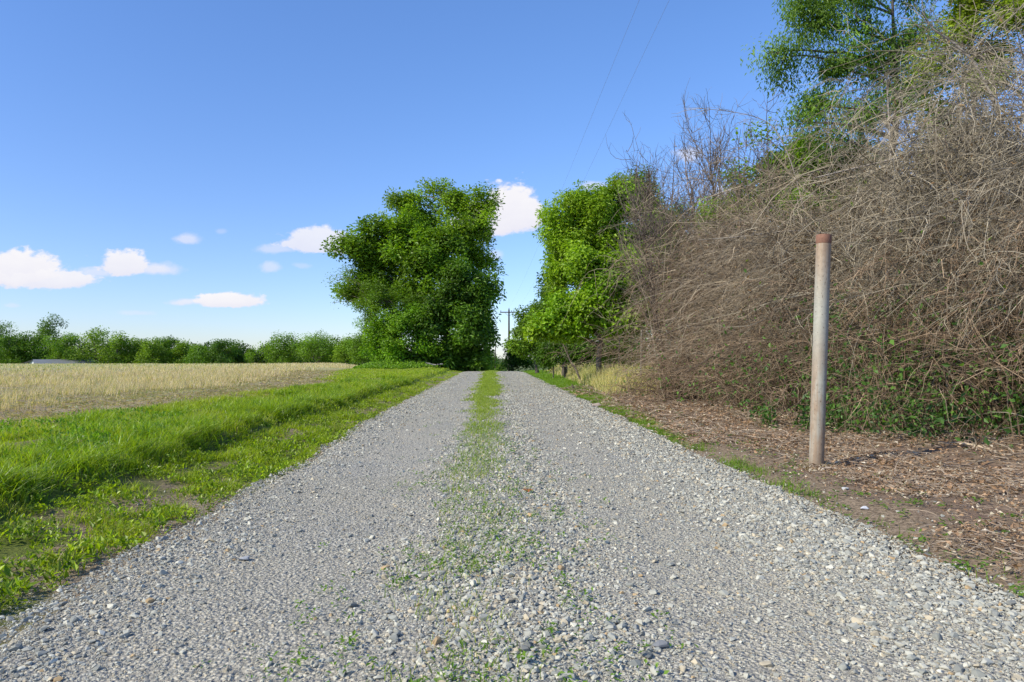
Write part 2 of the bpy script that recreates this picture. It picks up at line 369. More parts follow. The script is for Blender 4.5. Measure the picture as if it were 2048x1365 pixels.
for (y0, y1, dn, sz) in [(1.7, 3.6, 9000, 0.0062), (3.6, 6.0, 4200, 0.0085)]:
    n = int((y1 - y0) * 4.7 * dn); y = y0 + (y1 - y0) * rng.random(n); x = -2.35 + 4.75 * rng.random(n); k = np.abs(x) < 0.8 * y + 0.4; x, y = x[k], y[k]; n = len(x)
    sz_ = sz * (0.7 + 0.7 * rng.random(n)); rocks(G, SH_small, np.stack([x, y, surf_h(x, y) + sz_ * 0.15], -1), sz_, stone_cols(n) * 0.35 + np.array([0.49, 0.45, 0.355]) * 0.62)
# strays on the dirt shoulder
n = 900; y = 2 + 22 * rng.random(n) ** 1.6; x = 2.25 + 1.5 * rng.random(n) ** 2.2; s = 0.015 + 0.03 * rng.random(n) ** 2
rocks(G, SH_small, np.stack([x, y, ground_h(x, y) + s * 0.1], -1), s, stone_cols(n))
n = 260; y = 2 + 16 * rng.random(n); x = -2.1 - 0.9 * rng.random(n) ** 2; s = 0.012 + 0.025 * rng.random(n) ** 2
rocks(G, SH_small, np.stack([x, y, ground_h(x, y) + s * 0.1], -1), s, stone_cols(n))
tag(G.build('gravel', M_stone), 'loose grey and tan crushed stone covering the track', 'gravel', kind='stuff')

# ---------------------------------------------------------------- grass and ground cover
def gcol(n, a, b, sat=0.18):
    t = rng.random((n, 1)); c = np.array(a) * (1 - t) + np.array(b) * t
    return c * (1 - sat + 2 * sat * rng.random((n, 1)))
def scatter(y0, y1, x0, x1, dn):
    n = int((y1 - y0) * (x1 - x0) * dn); y = y0 + (y1 - y0) * rng.random(n); x = x0 + (x1 - x0) * rng.random(n)
    k = (x > -0.84 * y - 1.2) & (x < 0.84 * y + 1.2)
    return x[k], y[k]
def verge_edge(y): return -6.05 - 5.0 * ss(22, 52, y)
G = Geo()
for (y0, y1, dn, wd) in [(1.8, 5, 4600, 0.006), (5, 8, 3600, 0.0075), (8, 13, 2300, 0.010), (13, 22, 1150, 0.015), (22, 36, 480, 0.025), (36, 56, 210, 0.04)]:
    x, y = scatter(y0, y1, -13.0, -1.9, dn); n = len(x)
    l, _ = road_edges(y); wob = 0.25 * (fbm(y * 0.35, 77.0) - 0.5)
    xx = x + wob; patch = fbm(x * 0.9, y * 0.9 + 50); fine = fbm(x * 3.5, y * 3.5)
    ridge = ss(-3.1, -3.35, xx) * (1 - 0.55 * ss(-4.0, -4.8, xx))
    low = ss(-3.1, -3.35, xx)
    ve = verge_edge(y)
    dens = np.where(low > 0.5, 0.55 + 0.6 * patch, 0.9 * ss(0.42, 0.56, fine * 0.6 + patch * 0.4)) * ss(0.02 + 0.10 * ss(6, 3, y), 0.25 + 0.35 * ss(6, 3, y), l - x)
    clm = fbm(x * 2.6 + 40, y * 2.6); dens = dens * (0.08 + 0.92 * ss(0.43, 0.54, fine * 0.5 + clm * 0.5)) * (1 - ss(-0.6, 0.7, (ve - x) + 2.0 * (patch - 0.5)))
    k = rng.random(n) < dens; x, y, xx, patch, fine, ridge = [q[k] for q in (x, y, xx, patch, fine, ridge)]; n = len(x)
    H = (0.025 + 0.085 * ss(0.40, 0.65, fbm(x * 2.6 + 40, y * 2.6)) + 0.060 * ridge * (0.2 + 1.5 * fine)) * (0.6 + 0.7 * rng.random(n)) * (1 - 0.35 * ss(30, 50, y))
    a = rng.random(n) * 6.28; m = 0.25 + 0.55 * rng.random(n); lean = np.stack([np.cos(a) * m + 0.28, np.sin(a) * m - 0.05], -1)
    c = gcol(n, (0.13, 0.21, 0.008), (0.42, 0.50, 0.024), 0.3); br = rng.random(n) < 0.07; c[br] = gcol(br.sum(), (0.36, 0.29, 0.13), (0.45, 0.40, 0.22))
    warm = ss(0.45, 0.7, fbm(x * 0.5 + 9, y * 0.5))[:, None]; c = c * (1 - 0.45 * warm) + np.array([0.34, 0.36, 0.05]) * 0.45 * warm
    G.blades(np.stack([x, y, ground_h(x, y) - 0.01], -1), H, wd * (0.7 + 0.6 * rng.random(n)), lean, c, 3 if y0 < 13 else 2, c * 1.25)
# taller tufts leaning over the dark lip of the verge
nt = 190; ty = 2.2 + 26 * rng.random(nt) ** 1.4; tx = -3.3 - 0.25 * (fbm(ty * 0.35, 77.0) - 0.5) - 2.4 * rng.random(nt) ** 2.2
for k in range(nt):
    n = int(70 + 90 * rng.random()); sc = 0.7 + 0.6 * rng.random(); r = 0.09 * sc
    x = tx[k] + rng.normal(size=n) * r; y = ty[k] + rng.normal(size=n) * r
    a = rng.random(n) * 6.28; m = 0.4 + 0.8 * rng.random(n); lean = np.stack([np.cos(a) * m + 0.35, np.sin(a) * m - 0.1], -1)
    c = gcol(n, (0.12, 0.21, 0.012), (0.32, 0.42, 0.03), 0.3)
    G.blades(np.stack([x, y, ground_h(x, y) - 0.01], -1), (0.13 + 0.13 * rng.random(n)) * sc, np.full(n, 0.006 + 0.0006 * ty[k]), lean, c, 3, c * 1.3)
# grass in the middle strip, thin near, denser far off
for (y0, y1, dn, wd) in [(1.8, 5, 1500, 0.004), (5, 9, 2000, 0.005), (9, 16, 1700, 0.009), (16, 30, 1100, 0.016), (30, 53, 420, 0.032)]:
    x, y = scatter(y0, y1, -1.0, 0.8, dn); n = len(x)
    pn = fbm(x * 1.6 + 3, y * 1.1 + 3) * 0.55 + fbm(x * 6, y * 6) * 0.45
    prof = np.exp(-((x + 0.15 + 0.2 * (fbm(y * 0.4, 5) - 0.5)) / (0.36 + 0.12 * ss(4, 2, y) + 0.10 * ss(10, 25, y))) ** 2)
    want = 0.528 - 0.068 * ss(6, 22, y)
    dens = ss(want, want + 0.10, pn * 0.75 + prof * 0.27) * prof
    k = rng.random(n) < dens * (0.5 + 0.4 * ss(6, 16, y)); x, y = x[k], y[k]; n = len(x)
    a = rng.random(n) * 6.28; m = 0.3 + 0.7 * rng.random(n); lean = np.stack([np.cos(a) * m + 0.15, np.sin(a) * m], -1)
    c = gcol(n, (0.17, 0.25, 0.02), (0.36, 0.42, 0.06))
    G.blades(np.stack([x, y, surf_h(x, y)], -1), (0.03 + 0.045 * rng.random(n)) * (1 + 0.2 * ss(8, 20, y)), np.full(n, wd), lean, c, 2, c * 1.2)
# the thin green strip along the right edge of the road, widening up the hill
for (y0, y1, dn, wd) in [(2, 5, 1600, 0.0045), (5, 9, 3300, 0.006), (9, 16, 2200, 0.009), (16, 30, 1000, 0.017), (30, 56, 330, 0.034)]:
    x, y = scatter(y0, y1, 2.1, 10.0, dn); n = len(x); _, r = road_edges(y)
    wdt = 0.30 + 0.25 * ss(8, 16, y) + 1.0 * ss(16, 22, y) + 5.5 * ss(20, 40, y)
    pn = fbm(x * 1.5, y * 1.5 + 20); e = x - r
    dens = ss(0.0, 0.12, e) * (1 - ss(wdt * 0.7, wdt * 1.25, e + 0.5 * (pn - 0.5))) * ss(0.38, 0.55, pn + 0.18 * ss(7, 15, y)) * (0.12 + 0.88 * ss(4.5, 8, y))
    k = rng.random(n) < dens; x, y = x[k], y[k]; n = len(x)
    a = rng.random(n) * 6.28; m = 0.3 + 0.6 * rng.random(n); lean = np.stack([np.cos(a) * m + 0.1, np.sin(a) * m], -1)
    c = gcol(n, (0.11, 0.21, 0.012), (0.24, 0.35, 0.03))
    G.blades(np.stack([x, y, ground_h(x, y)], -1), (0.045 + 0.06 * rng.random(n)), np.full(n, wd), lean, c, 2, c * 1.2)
tag(G.build('grass', M_grass), 'bright green grass on the verges and down the middle of the track', 'grass', kind='stuff')

# broadleaf weeds: low rosettes between the tall grass and the gravel
def rosette(G, x, y, n, L, cols, up=0.35, spread=0.03, z=None):
    a = rng.random(n) * 6.28; d = np.stack([np.cos(a), np.sin(a), up * (0.3 + 1.4 * rng.random(n))], -1)
    P = np.stack([x + rng.normal(size=n) * spread, y + rng.normal(size=n) * spread, np.zeros(n)], -1)
    P[:, 2] = (surf_h(P[:, 0], P[:, 1]) if z is None else z) + 0.01 + 0.05 * rng.random(n) * up
    G.leaves(P, d, np.array([0, 0, 1.0]) + 0.3 * rng.normal(size=(n, 3)), L * (0.6 + 0.8 * rng.random(n)), L * (0.35 + 0.35 * rng.random(n)), cols)
G = Geo()
for k in range(4200):
    y = 2.0 + 20 * rng.random() ** 1.7; l, r = road_edges(y); x = l - 0.04 - 0.30 * ss(6, 3, y) * fbm(y * 3.0, 2.0) - 1.25 * rng.random() ** 0.9
    if x < -0.84 * y - 1.0: continue
    if 0.5 * fbm(x * 1.8, y * 1.8 + 70) + 0.5 * fbm(x * 5.0, y * 5.0 + 7) < 0.475: continue
    tn = 0.55 + 0.6 * rng.random(); rosette(G, x, y, 11, 0.020 + 0.034 * rng.random() ** 2, gcol(11, (0.15, 0.25, 0.012), (0.42, 0.52, 0.035), 0.3) * tn, 0.3 + 1.5 * rng.random(), 0.02 + 0.03 * rng.random())
for k in range(700):
    y = 2.6 + 9 * rng.random(); x = -3.5 - 3 * rng.random()
    if fbm(x * 0.8, y * 0.8 + 30) < 0.52: continue
    rosette(G, x, y, 14, 0.045, gcol(14, (0.09, 0.21, 0.018), (0.24, 0.38, 0.035)), 1.6, 0.06)
for k in range(950):
    y = 2.0 + 9 * rng.random() ** 1.5; x = -0.12 + 0.34 * rng.normal()
    if fbm(x * 1.6 + 3, y * 1.1 + 3) < 0.47: continue
    rosette(G, x, y, 7, 0.012 + 0.013 * rng.random(), gcol(7, (0.10, 0.21, 0.02), (0.20, 0.32, 0.04)), 0.6, 0.02)
for k in range(330):
    y = 2.3 + 14 * rng.random() ** 1.3; x = 2.35 + 1.1 * rng.random() ** 1.6
    rosette(G, x, y, 8, 0.032, gcol(8, (0.09, 0.20, 0.02), (0.20, 0.31, 0.05)), 0.5, 0.025)
tag(G.build('weeds', M_grass), 'low broad leaved weeds along both edges of the gravel', 'weeds', kind='stuff')

# dry standing grass of the field and the mown straw in front of it
G = Geo()
for (y0, y1, dn, wd) in [(7, 14, 520, 0.006), (14, 24, 420, 0.010), (24, 42, 210, 0.018), (42, 75, 75, 0.035), (75, 122, 22, 0.07)]:
    x, y = scatter(y0, y1, -0.84 * y1 - 1.2, -6.0, dn); n = len(x); ve = verge_edge(y); e = ve - x; pn = fbm(x * 0.35, y * 0.35 + 5); p2 = fbm(x * 1.7, y * 1.7)
    dens = ss(2.0, 3.9, e + 2.4 * (p2 - 0.5)) * (0.04 + 0.9 * ss(0.46, 0.62, pn * 0.5 + p2 * 0.5)) * (1 - 0.6 * ss(8, 22, e))
    dens = dens * (1 - 0.7 * ss(6, 26, e) * ss(0.62, 0.45, p2 * 0.5 + pn * 0.5))
    k = rng.random(n) < dens; x, y, pn, e = x[k], y[k], pn[k], e[k]; n = len(x)
    H = (0.10 + 0.24 * rng.random(n)) * (0.4 + 0.95 * pn) * (1 - 0.4 * ss(12, 45, e))
    a = rng.random(n) * 6.28; m = 0.15 + 0.4 * rng.random(n); lean = np.stack([np.cos(a) * m + 0.1, np.sin(a) * m], -1)
    c = gcol(n, (0.50, 0.37, 0.25), (0.88, 0.71, 0.54)); gr = rng.random(n) < 0.10 + 0.30 * ss(8, 40, e); c[gr] = gcol(gr.sum(), (0.17, 0.25, 0.03), (0.34, 0.38, 0.08))
    G.blades(np.stack([x, y, ground_h(x, y) - 0.01], -1), H, wd * (0.7 + 0.6 * rng.random(n)), lean, c, 2)
tag(G.build('dry_grass', M_dry), 'pale dry standing grass of the field', 'dry grass', kind='stuff')
G = Geo()
for (y0, y1, dn, sz) in [(6, 12, 420, 0.05), (12, 24, 200, 0.07), (24, 50, 60, 0.12)]:
    x, y = scatter(y0, y1, -22, -5.0, dn); n = len(x); ve = verge_edge(y); e = ve - x
    k = rng.random(n) < ss(-1.2, 0.6, e) * (1 - 0.6 * ss(3, 7, e)); x, y = x[k], y[k]; n = len(x)
    a = rng.random(n) * 6.28; d = np.stack([np.cos(a), np.sin(a), 0.25 * rng.normal(size=n)], -1)
    c = gcol(n, (0.30, 0.21, 0.125), (0.62, 0.50, 0.35)); w = rng.random(n) < 0.03; c[w] = (0.66, 0.62, 0.55)
    L = sz * (0.5 + 1.6 * rng.random(n) ** 2)
    G.leaves(np.stack([x, y, ground_h(x, y) + 0.015], -1), d, np.array([0, 0, 1.0]) + 0.5 * rng.normal(size=(n, 3)), L, L * 0.16 + 0.004, c)
    m = n // 3; i = rng.integers(0, n, m); xx, yy = x[i] + 0.03, y[i] + 0.02
    aa = rng.random(m) * 6.28; G.blades(np.stack([xx, yy, ground_h(xx, yy)], -1), 0.05 + 0.06 * rng.random(m), np.full(m, sz * 0.12), np.stack([np.cos(aa), np.sin(aa)], -1), gcol(m, (0.12, 0.18, 0.03), (0.22, 0.28, 0.06)), 2)
tag(G.build('straw', M_dry), 'mown straw and corn litter lying along the edge of the field', 'straw', kind='stuff')
# (left soil bits)
# tall yellow grass beside the fence on the right
G = Geo()
for (y0, y1, dn, wd) in [(17, 24, 900, 0.012), (24, 34, 480, 0.017), (34, 48, 150, 0.028)]:
    x, y = scatter(y0, y1, 3.0, 14.0, dn); n = len(x); pn = fbm(x * 0.8, y * 0.5 + 60)
    x0 = 3.0 + 0.5 * ss(24, 38, y) + 1.2 * (pn - 0.5)
    dens = ss(0, 0.5, x - x0) * ss(17.5, 20.5, y + 1.5 * (pn - .5)) * (0.35 + 0.8 * pn) * (1 - 0.75 * ss(7, 10, x))
    k = rng.random(n) < dens; x, y, pn = x[k], y[k], pn[k]; n = len(x)
    H = (0.40 + 0.50 * rng.random(n)) * (0.6 + 0.8 * pn) * ss(2.8, 4.6, x - 0.6 * ss(24, 34, y) + 0.4)
    a = rng.random(n) * 6.28; m = 0.12 + 0.35 * rng.random(n); lean = np.stack([np.cos(a) * m + 0.06, np.sin(a) * m], -1)
    c = gcol(n, (0.56, 0.45, 0.19), (0.86, 0.72, 0.40)); gr = rng.random(n) < 0.33; c[gr] = gcol(gr.sum(), (0.13, 0.21, 0.03), (0.26, 0.31, 0.06))
    G.blades(np.stack([x, y, ground_h(x, y)], -1), H, wd * (0.7 + 0.6 * rng.random(n)), lean, c, 3, c * 1.1)
tag(G.build('tall_yellow_grass', M_dry), 'tall yellow grass standing beside the fence posts', 'dry grass', kind='stuff')

# dead leaves, chips and small sticks under the thicket
G = Geo(); G2 = Geo()
for (y0, y1, dn, sz) in [(2.5, 6, 1700, 0.032), (6, 10, 1200, 0.04), (10, 16, 650, 0.055), (16, 24, 260, 0.08)]:
    x, y = scatter(y0, y1, 2.3, 9.5, dn); n = len(x); pn = fbm(x * 1.1, y * 1.1 + 33)
    edge0 = 2.55 - 0.15 * ss(5, 8, y)
    k = rng.random(n) < ss(edge0 - 0.25, edge0 + 0.6, x + 0.9 * (pn - 0.5)) * (0.25 + 0.75 * ss(0.36, 0.55, pn)); x, y = x[k], y[k]; n = len(x)
    k = x < 7.5 - 2.0 * ss(8, 20, y); x, y = x[k], y[k]; n = len(x)
    a = rng.random(n) * 6.28; d = np.stack([np.cos(a), np.sin(a), 0.45 * rng.normal(size=n)], -1)
    c = gcol(n, (0.20, 0.11, 0.06), (0.52, 0.33, 0.21)); w = rng.random(n) < 0.16; c[w] = gcol(w.sum(), (0.52, 0.42, 0.32), (0.76, 0.64, 0.52))
    L = sz * (0.4 + 1.1 * rng.random(n)); z = ground_h(x, y) + 0.005 + 0.035 * rng.random(n)
    G.leaves(np.stack([x, y, z + 0.02 * fbm(x * 5, y * 5)], -1), d, np.array([0, 0, 1.0]) + 0.9 * rng.normal(size=(n, 3)), L, L * (0.18 + 0.45 * rng.random(n)), c, 0.4)
    m = int(n * 0.34); i = rng.integers(0, n, m); P0 = np.stack([x[i], y[i], ground_h(x[i], y[i]) + 0.01 + 0.05 * rng.random(m)], -1)
    a = rng.random(m) * 6.28; Ls = sz * (2 + 6 * rng.random(m) ** 2); dd = np.stack([np.cos(a), np.sin(a), 0.16 * rng.normal(size=m)], -1)
    K = 5; t = np.linspace(0, 1, K); bend = nrm(rng.normal(size=(m, 3))) * np.array([1, 1, .4])
    P = P0[:, None] + dd[:, None] * (Ls[:, None] * t)[..., None] + bend[:, None] * (Ls[:, None] * 0.22 * np.sin(t * 3.14))[..., None]
    rad = (0.0012 + 0.0018 * rng.random(m) ** 2 + 0.00022 * y[i])[:, None] * (1.1 - 0.6 * t)
    G2.tubes(P, rad, gcol(m, (0.22, 0.15, 0.10), (0.50, 0.40, 0.30)), 3)
tag(G.build('leaf_litter', M_litter), 'brown dead leaves and chips spread under the thicket', 'leaf litter', kind='stuff')
tag(G2.build('twig_litter', M_twig), 'thin dead twigs scattered over the leaf litter', 'twig litter', kind='stuff')

# ---------------------------------------------------------------- trees
def limb_path(p0, p1, K=7, sag=0.0, wob=0.06):
    t = np.linspace(0, 1, K); p0 = np.asarray(p0, float); p1 = np.asarray(p1, float); L = np.linalg.norm(p1 - p0)
    P = p0 + (p1 - p0) * t[:, None]; P[:, 2] += np.sin(t * np.pi) * sag * L
    w = np.cumsum(rng.normal(size=(K, 3)), 0) * wob * L / K; w -= w[-1] * t[:, None]; w[0] = 0
    return P + w * np.sin(t * np.pi)[:, None] ** 0.5
def tree(name, label, base, blobs, lc, n_leaf, leaf, bark=(0.16, 0.13, 0.10), trunk_r=0.2, top=None, clump=0.5, droop=0.0, cl_per=14,
         group=None, shell=0.5, narrow=0.5, flat=0.85, hole=0.0, cat='tree', limbs=True, mat=None, cluster_twigs=True):
    """base (x,y,z); blobs [(centre xyz, (rx,ry,rz), weight)]; lc (dark, light) leaf albedo; n_leaf in all; leaf length"""
    base = np.asarray(base, float); root = empty(name, base, label, cat, group)
    C = np.array([b[0] for b in blobs]); Rb = np.array([b[1] for b in blobs]); wt = np.array([b[2] if len(b) > 2 else 1.0 for b in blobs])
    top = np.asarray(top if top is not None else [C[:, 0].mean(), C[:, 1].mean(), (C[:, 2] + 0.3 * Rb[:, 2]).max()], float)
    T = limb_path(base - np.array([0, 0, 0.15]), top, 12, 0, 0.10); rr = trunk_r * (1 - np.linspace(0, 1, 12)) ** 0.75 + 0.012; rr[0] *= 1.35
    gt = Geo(); gt.tubes(T[None], rr[None], np.array(bark), 9); gt.build('trunk', M_bark, root, True, base)
    gb = Geo(); gl = Geo(); vol = Rb.prod(1) ** (2 / 3) * wt; share = vol / vol.sum()
    for c, r, s in zip(C, Rb, share):
        f = np.clip((c[2] - 0.8 * r.mean() - base[2]) / max(0.5, top[2] - base[2]), 0.12, 0.92); i = f * 11; i0 = int(i); p0 = T[i0] + (T[min(11, i0 + 1)] - T[i0]) * (i - i0)
        if limbs:
            P = limb_path(p0, c, 8, 0.06, 0.10); r0 = min(trunk_r * 0.5, rr[i0] * 0.7 + 0.01); gb.tubes(P[None], (r0 * (1 - np.linspace(0, 1, 8) * 0.8))[None], np.array(bark) * 1.05, 5)
        ncl = max(3, int(cl_per * (r.mean() / (clump * 1.0)) ** 2 * 0.16)) if cl_per else 3
        nl = int(n_leaf * s); ncl = min(ncl, max(3, nl // 12))
        dirs = nrm(rng.normal(size=(ncl, 3))); rad = shell + (1 - shell) * rng.random(ncl) ** 0.6; rad *= np.where(rng.random(ncl) < 0.30, 0.55, 1.0)
        rad = rad * np.where(rng.random(ncl) < 0.16, 1.22, 1.0); cc = c + dirs * r * rad[:, None]
        cc[:, 2] = np.maximum(cc[:, 2], base[2] + 0.12)
        if cluster_twigs:
            m = ncl; K = 5; t = np.linspace(0, 1, K); st = c + (rng.random((m, 3)) - 0.5) * r * 0.5
            P = st[:, None] + (cc - st)[:, None] * t[None, :, None] + (rng.normal(size=(m, 1, 3)) * 0.12 * np.linalg.norm(cc - st, axis=1)[:, None, None]) * np.sin(t * 3.14)[None, :, None]
            gb.tubes(P, (trunk_r * 0.11 + 0.004) * (1 - 0.75 * t)[None, :] * np.ones((m, 1)), np.array(bark) * 1.1, 3)
        csz = clump * (0.6 + 0.8 * rng.random(ncl)); cb = 0.72 + 0.56 * rng.random(ncl); tw = rng.random(ncl)
        k = rng.choice(ncl, nl, p=csz ** 2 / (csz ** 2).sum())
        off = rng.normal(size=(nl, 3)) * 0.5; rr_ = np.linalg.norm(off, axis=1, keepdims=True); off = off / rr_ * np.minimum(rr_, 1.15)
        P = cc[k] + off * csz[k][:, None] * np.array([1, 1, flat]); out = nrm(P - (c - np.array([0, 0, 0.3 * r[2]])))
        P[:, 2] = np.maximum(P[:, 2], base[2] + 0.05)
        d = nrm(rng.normal(size=(nl, 3)) * np.array([1, 1, 0.5]) + 0.5 * nrm(off) + np.array([0, 0, -droop])); nn = nrm(0.9 * out + np.array([0, 0, 0.55]) + 0.6 * rng.normal(size=(nl, 3)))
        t = np.clip(tw[k] * 0.6 + rng.random(nl) * 0.4, 0, 1)[:, None]; col = np.array([2.4, 1.98, 1.2]) * (np.array(lc[0]) * (1 - t) + np.array(lc[1]) * t) * cb[k][:, None] * (0.85 + 0.3 * rng.random((nl, 1)))
        L = leaf * (0.65 + 0.7 * rng.random(nl)); gl.leaves(P, d, nn, L, L * narrow * (0.8 + 0.4 * rng.random(nl)), col)
    if gb.V: gb.build('branches', M_bark, root, False, base)
    gl.build('crown', mat or M_leaf, root, False, base)
    return root
def PB(D, lst, dj=0.35, ratio=0.9):
    """blobs from photo ellipses (px, py, rx, ry[, weight[, depth offset]]) at depth D"""
    out = []; s = D / 1365.0
    for q in lst:
        w = q[4] if len(q) > 4 else 1.0; rx, rz = q[2] * s, q[3] * s; dd = q[5] if len(q) > 5 else (rng.random() - 0.5) * 2 * dj * rx
        c = W(q[0], q[1], D); c[1] += dd; out.append((c, (rx, max(rx, rz) * ratio, rz), w))
    return out
def foot(px, D): x = (px - 985) / 1365.0 * D; return (x, D, float(ground_h(x, D)))

DK = ((0.020, 0.055, 0.008), (0.060, 0.125, 0.014)); MD = ((0.035, 0.085, 0.010), (0.085, 0.165, 0.018)); LT = ((0.055, 0.125, 0.010), (0.125, 0.215, 0.022)); OL = ((0.048, 0.098, 0.012), (0.102, 0.180, 0.022)); BR = ((0.065, 0.155, 0.010), (0.15, 0.27, 0.022))
# the big group left of the track
tree('tall_tree', 'tallest tree left of the track, yellow green open crown around a bare grey trunk', foot(892, 57), PB(57, [(798, 408, 30, 32), (830, 392, 22, 20, .7), (850, 450, 44, 42), (882, 388, 34, 26), (912, 402, 38, 32), (948, 428, 36, 44), (966, 390, 19, 12, .8), (905, 470, 50, 46), (948, 500, 40, 44), (970, 530, 20, 40), (965, 440, 24, 50), (820, 440, 40, 34), (846, 505, 42, 36), (900, 545, 55, 38, .8), (782, 440, 26, 24, .7), (975, 465, 14, 24, .7)]),
     ((0.053, 0.115, 0.009), (0.125, 0.215, 0.020)), 32000, 0.25, (0.30, 0.27, 0.22), 0.34, W(893, 375, 57), clump=0.75, cl_per=20, shell=0.4)
tree('broad_tree', 'dark green round tree on the field side of the group left of the track', foot(850, 55), PB(55, [(762, 478, 48, 30), (720, 585, 34, 30), (700, 502, 34, 22), (880, 500, 50, 44), (806, 470, 36, 40), (805, 520, 55, 40), (742, 545, 46, 32), (852, 520, 36, 50), (790, 575, 55, 36), (722, 495, 30, 20), (850, 585, 40, 40)]),
     ((0.040, 0.095, 0.008), (0.095, 0.18, 0.014)), 34000, 0.30, (0.12, 0.10, 0.08), 0.30, W(815, 470, 55), clump=0.8, cl_per=20)
tree('ivy_clad_tree', 'very dark dense tree nearest the road edge in the group left of the track', foot(915, 53), PB(53, [(928, 560, 48, 42), (958, 600, 30, 46), (893, 612, 46, 50), (915, 655, 50, 46), (965, 660, 24, 46), (868, 655, 36, 40), (930, 705, 46, 26), (968, 712, 14, 22), (985, 575, 8, 40, .5), (880, 705, 40, 25), (900, 722, 40, 16), (945, 726, 30, 12), (850, 712, 26, 16), (820, 705, 26, 18, .7)]),
     ((0.024, 0.065, 0.008), (0.062, 0.135, 0.014)), 40000, 0.29, (0.10, 0.085, 0.07), 0.26, W(925, 560, 53), clump=0.7, cl_per=20, droop=0.5)
tree('drooping_tree', 'olive green feathery tree low on the field side of the tree group', foot(800, 53), PB(53, [(775, 608, 44, 26), (748, 622, 26, 24), (800, 640, 40, 26), (770, 585, 34, 18, .8), (742, 645, 24, 20, .9), (735, 600, 28, 30), (820, 610, 40, 34), (760, 660, 34, 22)]),
     ((0.042, 0.095, 0.010), (0.090, 0.175, 0.018)), 17000, 0.16, (0.14, 0.11, 0.08), 0.16, W(785, 600, 53), clump=0.6, cl_per=18, narrow=0.35)
tree('understory_maple', 'light green young tree growing low in front of the dark group', foot(835, 52), PB(52, [(830, 648, 34, 26), (800, 680, 40, 26), (845, 625, 24, 16, .8), (850, 682, 30, 22), (770, 690, 30, 24), (800, 650, 44, 26), (755, 668, 30, 22), (790, 708, 34, 14), (750, 705, 24, 16)]),
     ((0.05, 0.13, 0.010), (0.12, 0.23, 0.02)), 17000, 0.20, (0.28, 0.24, 0.19), 0.10, W(835, 640, 52), clump=0.6, cl_per=18)
tree('sparse_tree', 'thin small leaved tree reaching out over the field left of the group', foot(790, 54), PB(54, [(700, 545, 30, 20, 1), (680, 560, 24, 14, .8), (690, 590, 26, 16, .8), (712, 575, 26, 26, 1), (665, 552, 10, 8, .4), (672, 606, 10, 8, .4)]),
     OL, 1100, 0.17, (0.20, 0.16, 0.12), 0.10, W(725, 560, 54), clump=0.55, cl_per=16, shell=0.2, narrow=0.35)
# the trees on the right of the track
tree('compound_leaf_tree', 'tall bright green tree right of the track with long feathery leaves', foot(1215, 27), PB(27, [(1130, 425, 36, 36), (1112, 470, 20, 38, .8), (1160, 400, 32, 28), (1195, 395, 34, 28), (1240, 375, 36, 26), (1280, 390, 32, 44), (1165, 470, 52, 48), (1225, 450, 52, 50), (1275, 480, 44, 50), (1150, 545, 46, 40), (1210, 540, 55, 46), (1280, 560, 44, 46), (1310, 430, 30, 40), (1120, 510, 26, 34), (1235, 500, 50, 40), (1180, 430, 50, 40), (1335, 480, 40, 44), (1340, 560, 44, 44), (1310, 620, 44, 36)]),
     ((0.064, 0.140, 0.010), (0.155, 0.255, 0.020)), 76000, 0.15, (0.22, 0.18, 0.13), 0.15, W(1225, 400, 27), clump=0.42, cl_per=24, droop=0.6, narrow=0.38)
tree('bright_maple', 'bright lime green low tree right of the track over the yellow grass', foot(1195, 24), PB(24, [(1150, 615, 44, 32), (1200, 590, 46, 36), (1180, 645, 52, 28), (1235, 630, 46, 40), (1110, 645, 36, 26), (1255, 670, 30, 20, .8), (1140, 665, 36, 16), (1085, 668, 26, 18, .8), (1230, 560, 40, 36), (1270, 610, 34, 44), (1190, 530, 50, 40), (1270, 540, 40, 40), (1320, 600, 36, 40)]),
     ((0.066, 0.150, 0.010), (0.160, 0.27, 0.021)), 46000, 0.135, (0.20, 0.16, 0.12), 0.11, W(1215, 560, 24), clump=0.40, cl_per=24, droop=0.35, narrow=0.62)
tree('mid_green_tree', 'dark green tree between the tall feathery tree and the utility pole', foot(1130, 36), PB(36, [(1108, 545, 22, 34), (1125, 500, 24, 36), (1112, 595, 28, 36), (1098, 625, 26, 30), (1130, 620, 34, 40), (1090, 660, 26, 30), (1125, 670, 40, 36)]),
     DK, 20000, 0.15, (0.12, 0.10, 0.08), 0.16, W(1122, 510, 36), clump=0.5, cl_per=20)
tree('low_tree', 'rounded mid green tree beside the utility pole, right of the track', foot(1075, 43), PB(43, [(1062, 640, 20, 22), (1045, 655, 16, 26), (1080, 655, 28, 30), (1048, 690, 24, 24), (1085, 695, 30, 28), (1068, 622, 16, 12, .7)]),
     ((0.035, 0.085, 0.010), (0.095, 0.175, 0.018)), 14000, 0.17, (0.12, 0.10, 0.08), 0.12, W(1066, 635, 43), clump=0.5, cl_per=20)
tree('roadside_bush', 'dark small bush at the foot of the utility pole', foot(1022, 60), PB(60, [(1020, 712, 16, 18), (1035, 700, 14, 22), (1045, 722, 20, 18), (1010, 728, 10, 10, .7)]), DK, 4500, 0.2, (0.12, 0.10, 0.08), 0.06, W(1028, 705, 60), clump=0.6, cl_per=16, cat='bush')
tree('evergreen_shrub', 'dark shrub behind the low trunks at the far end of the yellow grass', foot(1130, 33), PB(33, [(1090, 712, 26, 20), (1125, 705, 30, 22), (1160, 708, 28, 20), (1195, 708, 30, 26), (1240, 700, 34, 30), (1170, 690, 30, 18)]), DK, 16000, 0.13, (0.12, 0.10, 0.08), 0.05, W(1130, 700, 33), clump=0.4, cl_per=18, cat='bush')
